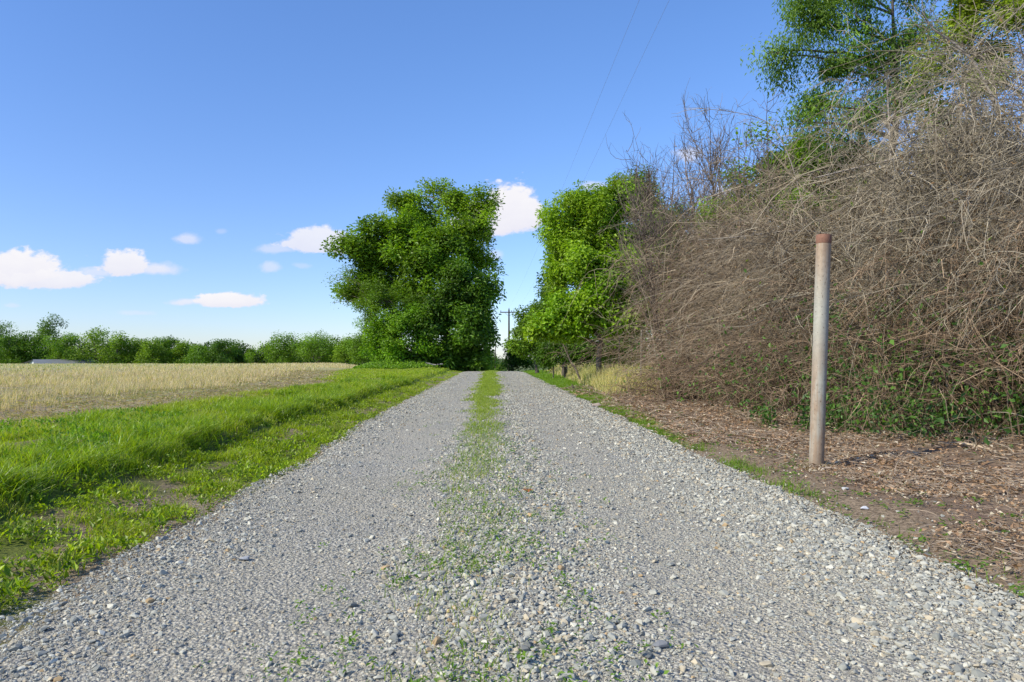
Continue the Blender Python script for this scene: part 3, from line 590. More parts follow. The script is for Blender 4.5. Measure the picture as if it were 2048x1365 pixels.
tree('leafy_bush', 'fresh green bush behind the thin fence posts right of the yellow grass', foot(1255, 25), PB(25, [(1235, 715, 20, 18), (1262, 708, 24, 20), (1290, 716, 22, 18), (1210, 722, 16, 12), (1330, 700, 34, 26), (1380, 700, 40, 30), (1300, 690, 24, 20), (1345, 670, 30, 26), (1320, 655, 24, 22), (1225, 700, 24, 16)]), BR, 9000, 0.09, (0.18, 0.14, 0.10), 0.03, W(1260, 702, 25), clump=0.3, cl_per=16, cat='bush')
# behind and above the thicket
tree('willow_leaf_tree', 'tall blue green tree above the thicket with hanging narrow leaves', foot(1790, 16), PB(16, [(1590, 100, 52, 44), (1560, 95, 30, 26, .7), (1640, 30, 60, 40), (1690, 120, 60, 50), (1660, 190, 60, 40), (1740, 40, 60, 50), (1620, 235, 44, 26, .6), (1790, 110, 60, 55), (1760, 210, 66, 46), (1850, 50, 60, 50, .8), (1820, 180, 50, 46), (1700, -70, 90, 70), (1820, -90, 90, 80), (1690, 265, 60, 30, .7), (1610, -20, 44, 40, .8), (1880, 140, 50, 50, .6)]),
     ((0.040, 0.10, 0.018), (0.10, 0.185, 0.036)), 36000, 0.10, (0.11, 0.095, 0.085), 0.13, W(1808, -60, 16), clump=0.40, cl_per=22, droop=1.3, narrow=0.30, shell=0.15)
tree('young_green_tree', 'bright green young tree rising out of the thicket under the tall hanging tree', foot(1640, 17.5), PB(17.5, [(1560, 320, 34, 26), (1610, 290, 44, 26), (1600, 345, 52, 34), (1660, 330, 50, 40), (1545, 370, 40, 30), (1640, 400, 60, 40), (1720, 370, 50, 40), (1520, 262, 15, 12, .5), (1700, 300, 36, 26, .7), (1500, 420, 40, 30), (1580, 430, 50, 34), (1700, 430, 60, 40), (1480, 350, 26, 20, .6), (1440, 430, 40, 30), (1620, 460, 60, 34), (1760, 400, 50, 40)]),
     BR, 44000, 0.095, (0.24, 0.20, 0.15), 0.08, W(1625, 300, 17.5), clump=0.32, cl_per=22, narrow=0.6, shell=0.3)
tree('yellow_green_tree', 'yellow green leafy tree behind the top of the thicket at the picture corner', foot(2000, 14), PB(14, [(1950, 40, 50, 45), (2010, 90, 60, 50), (1900, 90, 40, 40, .7), (1980, 150, 60, 40, .8), (1880, 115, 30, 26, .9), (2060, 20, 70, 60), (1960, -40, 70, 60, .8)]),
     ((0.07, 0.13, 0.012), (0.16, 0.225, 0.03)), 17000, 0.08, (0.26, 0.22, 0.17), 0.09, W(1975, 30, 14), clump=0.32, cl_per=20, shell=0.2)
for (lab, px, D, bl, lc, nl) in [
    ('mid green tree seen through the left end of the thicket', 1400, 24, [(1350, 440, 40, 30), (1360, 520, 50, 50), (1420, 480, 50, 40), (1450, 560, 60, 60), (1380, 620, 60, 50)], LT, 15000),
    ('deep green tree seen through the middle of the thicket', 1580, 21, [(1480, 430, 50, 40), (1580, 420, 60, 50), (1520, 480, 60, 50), (1600, 500, 70, 60), (1540, 600, 80, 60), (1640, 600, 70, 60), (1480, 640, 60, 50)], DK, 16000),
    ('dull green tree seen behind the steel post and thicket', 1740, 18, [(1700, 380, 60, 50), (1780, 340, 60, 50), (1720, 450, 70, 60), (1800, 430, 80, 70), (1740, 560, 90, 70), (1840, 580, 80, 80)], MD, 16000),
    ('olive green tree behind the right end of the thicket', 2000, 15, [(1860, 260, 60, 60), (1900, 330, 80, 80), (1980, 280, 90, 80), (2040, 400, 90, 90), (1920, 500, 100, 90), (2040, 560, 90, 90)], OL, 17000)]:
    tree('background_tree', lab, foot(px, D), PB(D, bl), lc, nl, 0.11, trunk_r=0.10, clump=0.4, cl_per=18)

# far treeline beyond the field; (px, top py, width px, depth, colours, label)
LINE = [(8, 640, 84, 182, DK, 'large dark tree at the very left end of the far treeline'), (52, 662, 56, 176, DK, 'dark tree behind the barn roof, second in the far treeline'),
        (112, 629, 62, 205, DK, 'dark tree standing highest above the far treeline'), (88, 672, 62, 178, MD, 'mid green tree directly behind the barn ridge'),
        (148, 666, 56, 176, MD, 'green tree right below the highest one in the far treeline'), (203, 653, 70, 176, OL, 'tall spreading olive tree of the far treeline, just past the barn'),
        (246, 663, 54, 174, OL, 'olive tree with a flat top beside the tall spreading one'), (282, 671, 50, 178, OL, 'third olive tree of the far treeline past the barn'),
        (316, 676, 46, 172, OL, 'fourth olive tree of the far treeline, with a bare lower trunk'), (345, 672, 44, 182, MD, 'mid green tree between the olive trees of the far treeline'),
        (374, 682, 42, 174, OL, 'last olive tree of the far treeline before the dark round one'), (404, 688, 36, 170, MD, 'small green tree just left of the dark round one'),
        (444, 677, 62, 160, DK, 'dark round tree standing out in the middle of the treeline'), (474, 688, 34, 168, DK, 'small dark tree tucked against the dark round one'),
        (503, 698, 34, 190, MD, 'lowest tree in the dip of the far treeline'), (530, 696, 30, 175, DK, 'small tree on the right side of the dip'),
        (574, 674, 74, 138, MD, 'wide dome shaped tree right of the dip in the treeline'), (640, 672, 74, 132, MD, 'wide green tree between the dome shaped one and the big group'),
        (694, 678, 36, 128, OL, 'pale thin tree between the wide green trees'), (728, 668, 56, 112, MD, 'green tree half hidden behind the big group at the field corner')]
for (px, py, w, D, lc, lab) in LINE:
    s = D / 1365.0; f = foot(px, D); rw = w * 0.5 * s * 1.35; zt = EYE + (715 - py) * s; z0 = f[2] + 0.6; bl = []
    hgt = zt - z0; nb = 9
    for k in range(nb):
        h = (k + 0.5) / nb; rr = rw * (0.62 + 0.38 * math.sin(min(1, h * 1.15 + .12) * math.pi * 0.8)); a = k * 2.4 + rng.random(); q = rr * 0.55 * (1 - 0.55 * (k == nb - 1))
        bl.append((np.array([f[0] + math.cos(a) * q * 0.9, f[1] + math.sin(a) * q * 0.9, z0 + hgt * (0.12 + 0.74 * h)]), (rr * 0.52, rr * 0.52, max(hgt * 0.13, rr * 0.30)), 1.0))
    tree('treeline_tree', lab, f, bl, tuple(tuple(np.array(c) * 1.1) for c in lc), 7500 if lc is not OL else 5500, 0.0025 * D, trunk_r=0.22, clump=1.25, cl_per=20, group='trees of the far treeline across the field', top=(f[0], f[1], zt - 0.12 * hgt), shell=0.45)
FILL = [(-30, 655, 80, 200), (30, 680, 60, 215), (170, 690, 60, 200), (225, 695, 60, 200), (265, 695, 50, 205), (300, 698, 50, 205), (330, 696, 50, 200), (360, 700, 50, 200), (390, 702, 50, 200), (425, 702, 40, 195), (490, 706, 40, 195), (545, 704, 40, 170), (605, 694, 50, 160), (668, 692, 50, 150), (710, 696, 50, 140), (755, 694, 46, 120)]
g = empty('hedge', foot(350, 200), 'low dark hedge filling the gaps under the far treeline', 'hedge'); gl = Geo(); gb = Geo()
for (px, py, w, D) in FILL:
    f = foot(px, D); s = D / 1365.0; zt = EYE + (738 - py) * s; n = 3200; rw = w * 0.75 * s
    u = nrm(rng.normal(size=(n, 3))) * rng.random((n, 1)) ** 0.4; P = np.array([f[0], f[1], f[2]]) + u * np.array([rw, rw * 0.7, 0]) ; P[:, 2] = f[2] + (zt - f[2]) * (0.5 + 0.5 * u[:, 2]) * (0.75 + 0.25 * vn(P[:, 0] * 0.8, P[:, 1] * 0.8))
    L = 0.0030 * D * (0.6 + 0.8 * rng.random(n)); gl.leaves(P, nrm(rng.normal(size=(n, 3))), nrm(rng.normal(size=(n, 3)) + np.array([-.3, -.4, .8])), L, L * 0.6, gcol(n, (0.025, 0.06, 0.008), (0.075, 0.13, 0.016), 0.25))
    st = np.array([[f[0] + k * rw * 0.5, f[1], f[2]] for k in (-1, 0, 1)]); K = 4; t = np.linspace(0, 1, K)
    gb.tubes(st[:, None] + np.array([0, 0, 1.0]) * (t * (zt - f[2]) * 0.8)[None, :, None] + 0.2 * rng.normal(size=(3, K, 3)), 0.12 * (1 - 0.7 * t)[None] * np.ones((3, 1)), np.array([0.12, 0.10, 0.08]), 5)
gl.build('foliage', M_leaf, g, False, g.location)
for (px, py, w, D, lab) in [(984, 700, 20, 230, 'small far tree seen in the gap left of the second pole'), (1004, 716, 24, 150, 'dark low bush between the two utility poles'), (975, 708, 16, 190, 'far bush tucked against the dark tree at the road crest')]:
    s = D / 1365.0; f = foot(px, D); zt = EYE + (715 - py) * s; h = zt - f[2]; rw = w * 0.5 * s
    tree('distant_tree', lab, f, [((f[0], f[1], f[2] + h * 0.72), (rw, rw, h * 0.28)), ((f[0] + rw * 0.4, f[1], f[2] + h * 0.45), (rw * 1.1, rw, h * 0.3)), ((f[0] - rw * 0.5, f[1], f[2] + h * 0.35), (rw, rw, h * 0.3))], MD, 2200, 0.0026 * D, trunk_r=0.15, clump=0.9, cl_per=16)
# green mound of weeds under the group
g = Geo(); n = 9000; a = rng.random(n) * 6.28; q = rng.random(n) ** 0.5; x = -7.2 + np.cos(a) * q * 3.2; y = 51.5 + np.sin(a) * q * 2.4
z = ground_h(x, y) + rng.random(n) * 0.42 * (1 - q ** 2 * 0.8); L = 0.11 + 0.12 * rng.random(n)
g.leaves(np.stack([x, y, z], -1), nrm(rng.normal(size=(n, 3)) + np.array([0, 0, .5])), nrm(rng.normal(size=(n, 3)) * 0.6 + np.array([-.3, -.3, 1])), L, L * 0.5, gcol(n, (0.13, 0.25, 0.018), (0.28, 0.44, 0.04)))
tag(g.build('undergrowth', M_leaf), 'mound of fresh green undergrowth at the foot of the big tree group', 'undergrowth', kind='stuff')

# ---------------------------------------------------------------- the thicket of dead brush
def cane_cloud(G, base, n, Hh, Rr, az0, azw, bark, r0=0.007, seed_r=0.5, K=11, droop=1.0, leafG=None):
    """arching canes from one root; az0/azw the fan of directions they take"""
    nb = 22; kb = rng.integers(0, nb, n)                                        # canes grow in bundles that share a direction
    az = (az0 + azw * rng.normal(size=nb))[kb] + 0.24 * rng.normal(size=n); hh = Hh * (0.25 + 0.85 * rng.random(nb))[kb] * (1 + 0.22 * rng.normal(size=n)); rr = Rr * (0.25 + 0.8 * rng.random(nb) ** 0.8)[kb] * (1 + 0.22 * rng.normal(size=n))
    t = np.linspace(0, 1, K)[None, :]; px_ = (0.55 + 0.55 * rng.random((nb, 1)))[kb] + 0.05 * rng.normal(size=(n, 1)); dr = droop * ((0.15 + 0.6 * rng.random((nb, 1)))[kb] + 0.06 * rng.normal(size=(n, 1)))
    z = hh[:, None] * (np.sin(np.clip(t ** px_ * (1.55 + dr), 0, 3.0)))
    ho = rr[:, None] * t ** 1.35; b = np.stack([base[0] + seed_r * rng.normal(size=n), base[1] + seed_r * rng.normal(size=n)], -1)
    sw = np.cumsum(rng.normal(size=(n, K)), 1) * 0.05; sw -= sw[:, :1]
    A = az[:, None] + sw
    P = np.stack([b[:, :1] + np.cos(A) * ho, b[:, 1:] + np.sin(A) * ho, base[2] + z], -1)
    w = np.cumsum(rng.normal(size=(n, K, 3)), 1) * 0.055; w -= w[:, :1]; P = P + w; P[..., 2] = np.maximum(P[..., 2], base[2] + 0.03)
    rad = (r0 * (0.6 + 1.1 * rng.random((n, 1)) ** 2)) * (1.15 - 0.85 * t); G.tubes(P, rad, gcol(n, *bark, 0.22), 3)
    return P
def side_twigs(G, P, m, Lm, bark, r=0.0034, K=6, grav=0.25, frac=(0.25, 1.0), spread=0.6):
    N, KK, _ = P.shape; i = rng.integers(0, N, m); f = (frac[0] + (frac[1] - frac[0]) * rng.random(m)) * (KK - 1.001); j = f.astype(int); g = (f - j)[:, None]
    p0 = P[i, j] * (1 - g) + P[i, j + 1] * g; tg = nrm(P[i, j + 1] - P[i, j]); d = nrm(tg * 1.0 + spread * rng.normal(size=(m, 3)))
    L = Lm * (0.35 + 1.0 * rng.random(m)); t = np.linspace(0, 1, K)[None, :, None]
    side = nrm(np.cross(d, rng.normal(size=(m, 3)))); Q = p0[:, None] + d[:, None] * L[:, None, None] * t + side[:, None] * (L * 0.16 * rng.normal(size=m))[:, None, None] * np.sin(t * 3.0) + 0.02 * rng.normal(size=(m, K, 3)) * t
    Q[..., 2] -= (grav * L)[:, None] * (t[..., 0] ** 2); Q[..., 2] = np.maximum(Q[..., 2], 0.02)
    G.tubes(Q, (r * (0.7 + 0.8 * rng.random((m, 1)))) * (1.1 - 0.7 * t[..., 0]), gcol(m, *bark, 0.25), 3)
    return Q
BK = ((0.17, 0.125, 0.078), (0.48, 0.39, 0.275)); BK2 = ((0.18, 0.145, 0.10), (0.52, 0.45, 0.335)); BK3 = ((0.15, 0.10, 0.06), (0.42, 0.30, 0.195))
# x, y, height, reach, canes, twigs, bark, green leaves, label
SHR = [(7.9, 7.4, 4.7, 3.2, 380, 5200, BK2, 1200, 'dead brush at the right end of the thicket, cut by the picture edge'),
       (7.4, 9.6, 3.8, 3.0, 560, 9500, BK2, 3500, 'tallest pale dead brush, right of the steel post'),
       (7.0, 11.8, 3.35, 3.1, 600, 9000, BK, 3500, 'tangled brown dead brush directly behind the steel post'),
       (6.6, 14.0, 3.2, 3.0, 460, 6600, BK, 2200, 'dead brush just left of the steel post, arching canes'),
       (6.6, 16.2, 3.4, 2.85, 380, 5400, BK3, 1400, 'reddish dead brush in the middle of the thicket'),
       (6.95, 18.4, 4.1, 2.9, 320, 4600, BK, 900, 'dead brush at the far end of the thicket, sweeping over the yellow grass'),
       (9.6, 10.8, 4.9, 2.8, 220, 3400, BK2, 1400, 'high back row dead brush behind the tallest pale one'),
       (8.8, 14.4, 4.0, 3.0, 340, 4500, BK, 1200, 'back row dead brush between the tall trees and the thicket')]
for (x, y, Hh, Rr, nc, nt_, bk, ng, lab) in SHR:
    b = np.array([x, y, float(ground_h(x, y))]); root = empty('dead_shrub', b, lab, 'shrub', 'dead shrubs of the thicket'); G = Geo(); G2 = Geo(); G3 = Geo()
    P = cane_cloud(G, b, nc, Hh, Rr, math.pi * 1.02, 0.85, bk, 0.008)
    Pb = cane_cloud(G, b, nc // 3, Hh * 0.8, Rr * 0.8, 0.2, 1.0, bk, 0.008)
    cane_cloud(G, b, 34, Hh * 0.9, Rr * 0.7, math.pi * 1.02, 0.9, ((0.09, 0.065, 0.045), (0.22, 0.17, 0.125)), 0.020, 0.6)
    far_end = y > 17.5
    Ps = cane_cloud(G, b, 46 if x < 7.2 else 22, Hh * (1.28 if x < 7.2 else 1.1), Rr * 0.75, math.pi * 1.02, 1.1, bk, 0.009, 0.9, droop=-0.25); side_twigs(G2, Ps, 700, 0.6, bk, 0.0036, 6, -0.1, (0.4, 1.0), 0.5)
    Pl = cane_cloud(G, b + np.array([-0.9 if not far_end else 0.3, 0, 0]), nc // (2 if not far_end else 6), Hh * 0.45, Rr * 0.62, math.pi * 1.02, 0.9, BK3, 0.006, 0.8)
    Q = side_twigs(G2, np.concatenate([P, Pb]), int(nt_ * 1.0), 0.7, bk, 0.0034, spread=0.5); side_twigs(G2, Pl, nt_ // 2, 0.5, BK3, 0.003, spread=0.5)
    Q2 = side_twigs(G2, Q, int(nt_ * 0.8), 0.38, bk, 0.0025, 4, spread=0.75)
    G.build('canes', M_twig, root, False, b); G2.build('twigs', M_twig, root, False, b)
    m = nc * (4 if not far_end else 1); K = 6; t = np.linspace(0, 1, K)[None, :, None]; a = math.pi * 1.02 + 1.1 * rng.normal(size=m); q = 0.4 + (Rr * 0.86) * rng.random(m) ** 0.6      # low tangle of sticks lying every way
    p0 = np.stack([b[0] + np.cos(a) * q, b[1] + np.sin(a) * q, b[2] + 0.03 + 1.5 * rng.random(m) ** 1.3 * (1.15 - q / Rr)], -1); d = nrm(rng.normal(size=(m, 3)) * np.array([1, 1, 0.45])); L = 0.3 + 0.7 * rng.random(m)
    Q3 = p0[:, None] + d[:, None] * L[:, None, None] * (t - 0.5) + np.cumsum(rng.normal(size=(m, K, 3)), 1) * 0.03; Q3[..., 2] = np.maximum(Q3[..., 2], b[2] + 0.01)
    G2.tubes(Q3, (0.0035 + 0.004 * rng.random((m, 1)) ** 2) * (1.1 - 0.6 * t[..., 0]), gcol(m, *BK, 0.25), 3)
    # leaves caught and growing in it: green low down, a few yellow ones, brown dead ones
    ng = int(ng * (2.2 if x > 7.2 else 1.0)); i = rng.integers(0, len(Pl), ng * 2); j = rng.integers(2, 10, ng * 2); pp = Pl[i, j] + 0.22 * rng.normal(size=(ng * 2, 3)); keep = (pp[:, 2] < 0.35 + 2.3 * rng.random(len(pp)) ** 1.5) & (pp[:, 2] > b[2]) & (vn(pp[:, 0] * 1.6 + pp[:, 1] * 1.4, pp[:, 2] * 2.2) > 0.45); pp = pp[keep]; n = len(pp); L = 0.045 + 0.045 * rng.random(n)
    G3.leaves(pp, rng.normal(size=(n, 3)), nrm(rng.normal(size=(n, 3)) * 0.7 + np.array([-.6, -.2, .6])), L, L * 0.6, gcol(n, (0.05, 0.12, 0.025), (0.15, 0.28, 0.045)))
    i = rng.integers(0, len(Q), ng // 4); pp = Q[i, 3]; n = len(pp); L = 0.035 + 0.035 * rng.random(n); G3.leaves(pp, rng.normal(size=(n, 3)) + np.array([0, 0, -.8]), rng.normal(size=(n, 3)), L, L * 0.45, gcol(n, (0.22, 0.12, 0.06), (0.42, 0.27, 0.15)))
    i = rng.integers(0, len(Q), 60); pp = Q[i, 2]; L = 0.05 + 0.05 * rng.random(60); G3.leaves(pp, rng.normal(size=(60, 3)), rng.normal(size=(60, 3)), L, L * 0.6, gcol(60, (0.14, 0.26, 0.02), (0.30, 0.40, 0.04)))
    G3.build('foliage', M_leaf, root, False, b)
for (xx0, xx1, yy, hh, nn, lab) in [(4.55, 6.7, 8.0, 0.55, 3400, 'dark green ivy patch at the foot of the brush, right of the steel post'), (3.95, 4.9, 9.6, 0.35, 1500, 'small green ivy patch on the litter just left of the steel post'), (4.4, 7.2, 9.2, 1.9, 2600, 'loose green vine climbing up inside the brush right of the steel post')]:
    f = np.array([(xx0 + xx1) / 2, yy, float(ground_h((xx0 + xx1) / 2, yy))]); root = empty('ivy', f, lab, 'ivy'); g = Geo(); g2 = Geo(); n = nn
    x = xx0 + (xx1 - xx0) * rng.random(n); y = yy + 0.42 * rng.normal(size=n) - 0.12 * (x - f[0]); q = fbm(x * 2.3, y * 1.4 + 11); k = rng.random(n) < ss(0.42, 0.60, q); x, y, q = x[k], y[k], q[k]; n = len(x)
    z = ground_h(x, y) + hh * rng.random(n) ** 1.2 * (0.4 + q); L = 0.045 + 0.04 * rng.random(n)
    g.leaves(np.stack([x, y, z], -1), rng.normal(size=(n, 3)), nrm(rng.normal(size=(n, 3)) * 0.7 + np.array([-.4, -.5, .7])), L, L * 0.62, gcol(n, (0.035, 0.09, 0.022), (0.12, 0.23, 0.04), 0.3))
    m = 60; i = rng.integers(0, n, m); i2 = (i + 1 + rng.integers(0, 40, m)) % n; A_ = np.stack([x[i], y[i], z[i] * 0.2], -1); B_ = A_ + rng.normal(size=(m, 3)) * np.array([.3, .2, .12]) + np.array([0, 0, hh * 0.6]); t = np.linspace(0, 1, 6)[None, :, None]
    g2.tubes(A_[:, None] + (B_ - A_)[:, None] * t + 0.02 * rng.normal(size=(m, 6, 3)), np.full((m, 6), 0.003), np.array([0.20, 0.17, 0.10]), 3)
    g.build('foliage', M_leaf, root, False, f); g2.build('runners', M_twig, root, False, f)['kind'] = 'stuff'
# bare saplings reaching up out of the thicket
def bare_tree(label, base, top, nb, spread, bark, r0=0.03, seed=1):
    base = np.asarray(base, float); root = empty('bare_sapling', base, label, 'sapling', 'bare saplings above the thicket'); G = Geo(); G2 = Geo()
    T = limb_path(base, top, 16, 0, 0.12); G.tubes(T[None], (r0 * (1.05 - np.linspace(0, 1, 16) * 0.9))[None], np.array(bark[0]), 6)
    Hh = top[2] - base[2]; lev = []
    K = 10; t = np.linspace(0, 1, K)[None, :, None]; i = rng.random(nb) * 0.65 + 0.2; p0 = np.array([T[int(q * 15)] for q in i]); a = rng.random(nb) * 6.28
    d = np.stack([np.cos(a) * 0.75, np.sin(a) * 0.75, 0.7 + 0.8 * rng.random(nb)], -1); d = nrm(d); L = spread * (0.5 + 0.7 * rng.random(nb)) * (1.1 - 0.5 * i)
    P = p0[:, None] + d[:, None] * L[:, None, None] * t + np.cumsum(rng.normal(size=(nb, K, 3)), 1) * 0.02; P[..., 2] += (0.25 * L)[:, None] * t[..., 0] ** 2
    P[:, 0] = p0
    G2.tubes(P, (r0 * 0.38 * (1.1 - 0.9 * t[..., 0])) * np.ones((nb, 1)), gcol(nb, *bark), 4)
    Q = side_twigs(G2, np.concatenate([P, T[None, ::1][:, -K:]]), nb * 14, spread * 0.36, bark, 0.0062, 6, -0.25); side_twigs(G2, Q, nb * 30, spread * 0.16, bark, 0.0042, 4, -0.2)
    G.build('trunk', M_bark, root, True, base); G2.build('branches', M_twig, root, False, base)
BS = ((0.10, 0.075, 0.06), (0.26, 0.205, 0.16))
for (px, D, tx_, ty_, nb, sp, lab) in [(1350, 19, 1355, 265, 16, 2.3, 'bare sapling with the leftmost twig tips over the feathery tree'), (1385, 20, 1372, 235, 18, 2.3, 'tallest bare sapling at the left end of the thicket'), (1440, 19, 1450, 275, 16, 2.1, 'bare sapling in front of the small white cloud'),
        (1500, 17.5, 1490, 250, 14, 1.9, 'bare sapling standing left of the young bright green tree'), (1330, 18, 1275, 330, 12, 1.6, 'bare sapling leaning left across the feathery tree'), (1560, 16, 1545, 190, 9, 1.5, 'slender bare sapling with a single long tip in front of blue sky'), (1420, 17.5, 1410, 330, 16, 2.0, 'short bushy bare sapling low between the taller bare ones'),
        (1310, 20, 1310, 300, 14, 2.0, 'bare sapling rising straight out of the feathery tree'), (1470, 18, 1425, 215, 14, 2.0, 'bare sapling with upright twigs just right of the tallest bare one'), (1340, 17, 1290, 420, 16, 1.9, 'low bare sapling with twigs spread across the feathery tree'), (1530, 16.5, 1525, 300, 14, 1.9, 'bare sapling half hidden in the young bright green tree')]:
    bare_tree(lab, foot(px, D), W(tx_, ty_, D), nb, sp, BS, 0.035)
# long arching bare canes over the top of the thicket
# pale bare stems in front of the hanging tree
def stem_bush(label, pts, r, bark, D):
    P = np.array([W(a, b, D) for a, b in pts]); t = np.linspace(0, 1, 24); k = np.linspace(0, 1, len(P)); Q = np.stack([np.interp(t, k, P[:, c]) for c in range(3)], -1)
    for _ in range(3): Q[1:-1] = (Q[:-2] + Q[1:-1] * 2 + Q[2:]) / 4
    root = empty('dead_limb', (P[0][0], P[0][1], float(ground_h(P[0][0], P[0][1]))), label, 'branch', 'pale dead stems over the thicket'); G = Geo(); G.tubes(Q[None], (r * (1.1 - 0.8 * t))[None], np.array(bark), 6); s = side_twigs(G, Q[None], 46, 0.55, BK2, 0.004, 6, 0.0, (0.3, 1.0)); side_twigs(G, s, 80, 0.25, BK2, 0.003, 4, 0.0)
    G.build('stem', M_twig, root, True, root.location)
for lab, pts, r, D in [('pale forked dead stem rising straight in front of the hanging tree', [(1800, 760), (1806, 500), (1800, 330), (1797, 230), (1793, 150)], 0.028, 11.5),
        ('long grey dead limb crossing the thicket from the right edge', [(2060, 800), (2110, 420), (2040, 262), (1950, 262), (1850, 300), (1740, 325), (1640, 350)], 0.035, 10.0),
        ('pale crooked dead limb high in the picture corner', [(2080, 700), (2060, 300), (1990, 120), (1940, 70), (1890, 40), (1870, 5)], 0.03, 11.0),
        ('arching grey dead cane left of the young bright green tree', [(1640, 780), (1640, 520), (1600, 330), (1560, 240), (1500, 218), (1400, 208)], 0.016, 15.0),
        ('white dead limb lying across the middle of the thicket', [(1820, 800), (1800, 560), (1720, 470), (1600, 455), (1500, 470), (1400, 478)], 0.022, 11.5)]:
    stem_bush(lab, pts, r, (0.46, 0.40, 0.34), D)
# gnarled root heap at the near end of the yellow grass
b = foot(1370, 15.5); root = empty('root_stump', b, 'gnarled dark stump and root heap where the yellow grass meets the thicket', 'stump'); G = Geo(); G2 = Geo(); bb = np.array(b)
P = cane_cloud(G, bb, 60, 0.9, 1.6, math.pi, 1.6, BK3, 0.012, 0.3); side_twigs(G2, P, 900, 0.45, BK3, 0.004)
T = np.array([limb_path(bb + [0.1 * k, 0.1, -0.1], bb + [-0.25 + 0.3 * k, -0.1, 1.0 + 0.25 * k], 10, 0, 0.25) for k in range(3)]); G.tubes(T, np.array([0.10, 0.07, 0.06])[:, None] * (1.1 - np.linspace(0, .6, 10))[None], np.array([0.10, 0.075, 0.055]), 8)
G.build('trunk', M_bark, root, False, bb); G2.build('twigs', M_twig, root, False, bb)
# thin trunks and dead stems standing in the shade under the right hand trees
for (px, D, h, lean_, lab) in [(1168, 26, 2.0, -1.1, 'leaning dead sapling trunk among the yellow grass, under the lime green tree'), (1222, 25, 1.9, 0.15, 'thin upright trunk under the lime green tree'), (1200, 27, 1.6, 0.5, 'thin crooked trunk beside the upright one in the shade')]:
    f = np.array(foot(px, D)); root = empty('thin_trunk', f, lab, 'trunk'); G = Geo(); T = limb_path(f, f + [lean_, 0, h], 9, 0, 0.15); G.tubes(T[None], (0.04 * (1.1 - np.linspace(0, .6, 9)))[None], np.array([0.26, 0.21, 0.17]), 7); s = side_twigs(G, T[None], 26, 0.8, BK2, 0.006, 6, -0.1, (0.1, 1.0)); side_twigs(G, s, 50, 0.35, BK2, 0.004, 4)
    G.build('stem', M_bark, root, True, f)

# ---------------------------------------------------------------- the steel post
def steel_mat():
    m, t, p, out = new_mat('weathered_steel'); g = t.node('ShaderNodeTexCoord'); P = g.outputs['Object']; x, y, z = t.xyz(P)
    st = t.comb(t.m('MULTIPLY', x, 60), t.m('MULTIPLY', y, 60), t.m('MULTIPLY', z, 3.0)); n1 = t.noise(st, 1.0, 5, 0.6); n2 = t.noise(P, 26, 5, 0.6); n3 = t.noise(t.comb(t.m('MULTIPLY', x, 8), t.m('MULTIPLY', y, 8), t.m('MULTIPLY', z, 1.6)), 1.0, 3)
    zinc = t.mix(n2, (0.29, 0.28, 0.235), (0.47, 0.445, 0.37)); rust = t.mix(n2, (0.20, 0.115, 0.06), (0.40, 0.26, 0.16))
    drip = t.m('MAXIMUM', t.m('MULTIPLY', t.sstep(z, 1.45, 2.2), t.sstep(n1, 0.30, 0.50)), t.sstep(t.m('ADD', z, t.m('MULTIPLY', n1, 0.25)), 2.22, 2.34)); low = t.m('MULTIPLY', t.sstep(z, 1.5, 0.7), t.sstep(t.m('ADD', t.m('MULTIPLY', n3, 0.7), t.m('MULTIPLY', n1, 0.3)), 0.34, 0.54))
    c = t.mix(t.m('MULTIPLY', t.m('MAXIMUM', drip, low), 0.8), zinc, rust)
    spot = t.sstep(t.noise(P, 55, 3, 0.5), 0.62, 0.70); c = t.mix(t.m('MULTIPLY', spot, 0.6), c, (0.10, 0.06, 0.04)); c = t.mix(t.m('MULTIPLY', t.sstep(z, 0.22, 0.0), 0.55), c, (0.20, 0.15, 0.10))
    t.put(p.inputs['Base Color'], c); p.inputs['Metallic'].default_value = 0.15; p.inputs['Roughness'].default_value = 0.62
    b = t.node('ShaderNodeBump'); b.inputs['Strength'].default_value = 0.3; b.inputs['Distance'].default_value = 0.002; t.put(b.inputs['Height'], n2); t.l.new(b.outputs[0], p.inputs['Normal'])
    return m
def rust_mat():
    m, t, p, out = new_mat('rusted_rim'); g = t.node('ShaderNodeTexCoord'); n = t.noise(g.outputs['Object'], 40, 5, 0.65)
    t.put(p.inputs['Base Color'], t.mix(n, (0.085, 0.036, 0.022), (0.34, 0.17, 0.11))); p.inputs['Roughness'].default_value = 0.85; return m
def lathe(prof, seg=40):
    prof = np.array(prof); a = np.arange(seg) * 2 * np.pi / seg; V = np.stack([prof[:, 0][:, None] * np.cos(a), prof[:, 0][:, None] * np.sin(a), np.repeat(prof[:, 1][:, None], seg, 1)], -1).reshape(-1, 3)
    i = (np.arange(len(prof) - 1) * seg)[:, None]; j = np.arange(seg)[None]; j2 = (j + 1) % seg
    return V, np.stack([i + j, i + j2, i + seg + j2, i + seg + j], -1).reshape(-1, 4)
px0, py0 = (1638 - 985) / 1365 * 6.5, 6.5; z0 = float(ground_h(px0, py0))
post = empty('steel_post', (px0, py0, z0), 'upright galvanised steel pipe post with a rusty rim beside the track', 'post')
HP = EYE + (715 - 466) / 1365 * 6.5 - z0; rp = 0.068
V, F = lathe([(rp, -0.3), (rp, 0.0), (rp, 0.5), (rp, 1.0), (rp, 1.6), (rp, HP - 0.085), (rp - 0.008, HP - 0.085), (rp - 0.008, HP - 0.3)]); o = np_mesh('shaft', V, F, steel_mat(), post); 
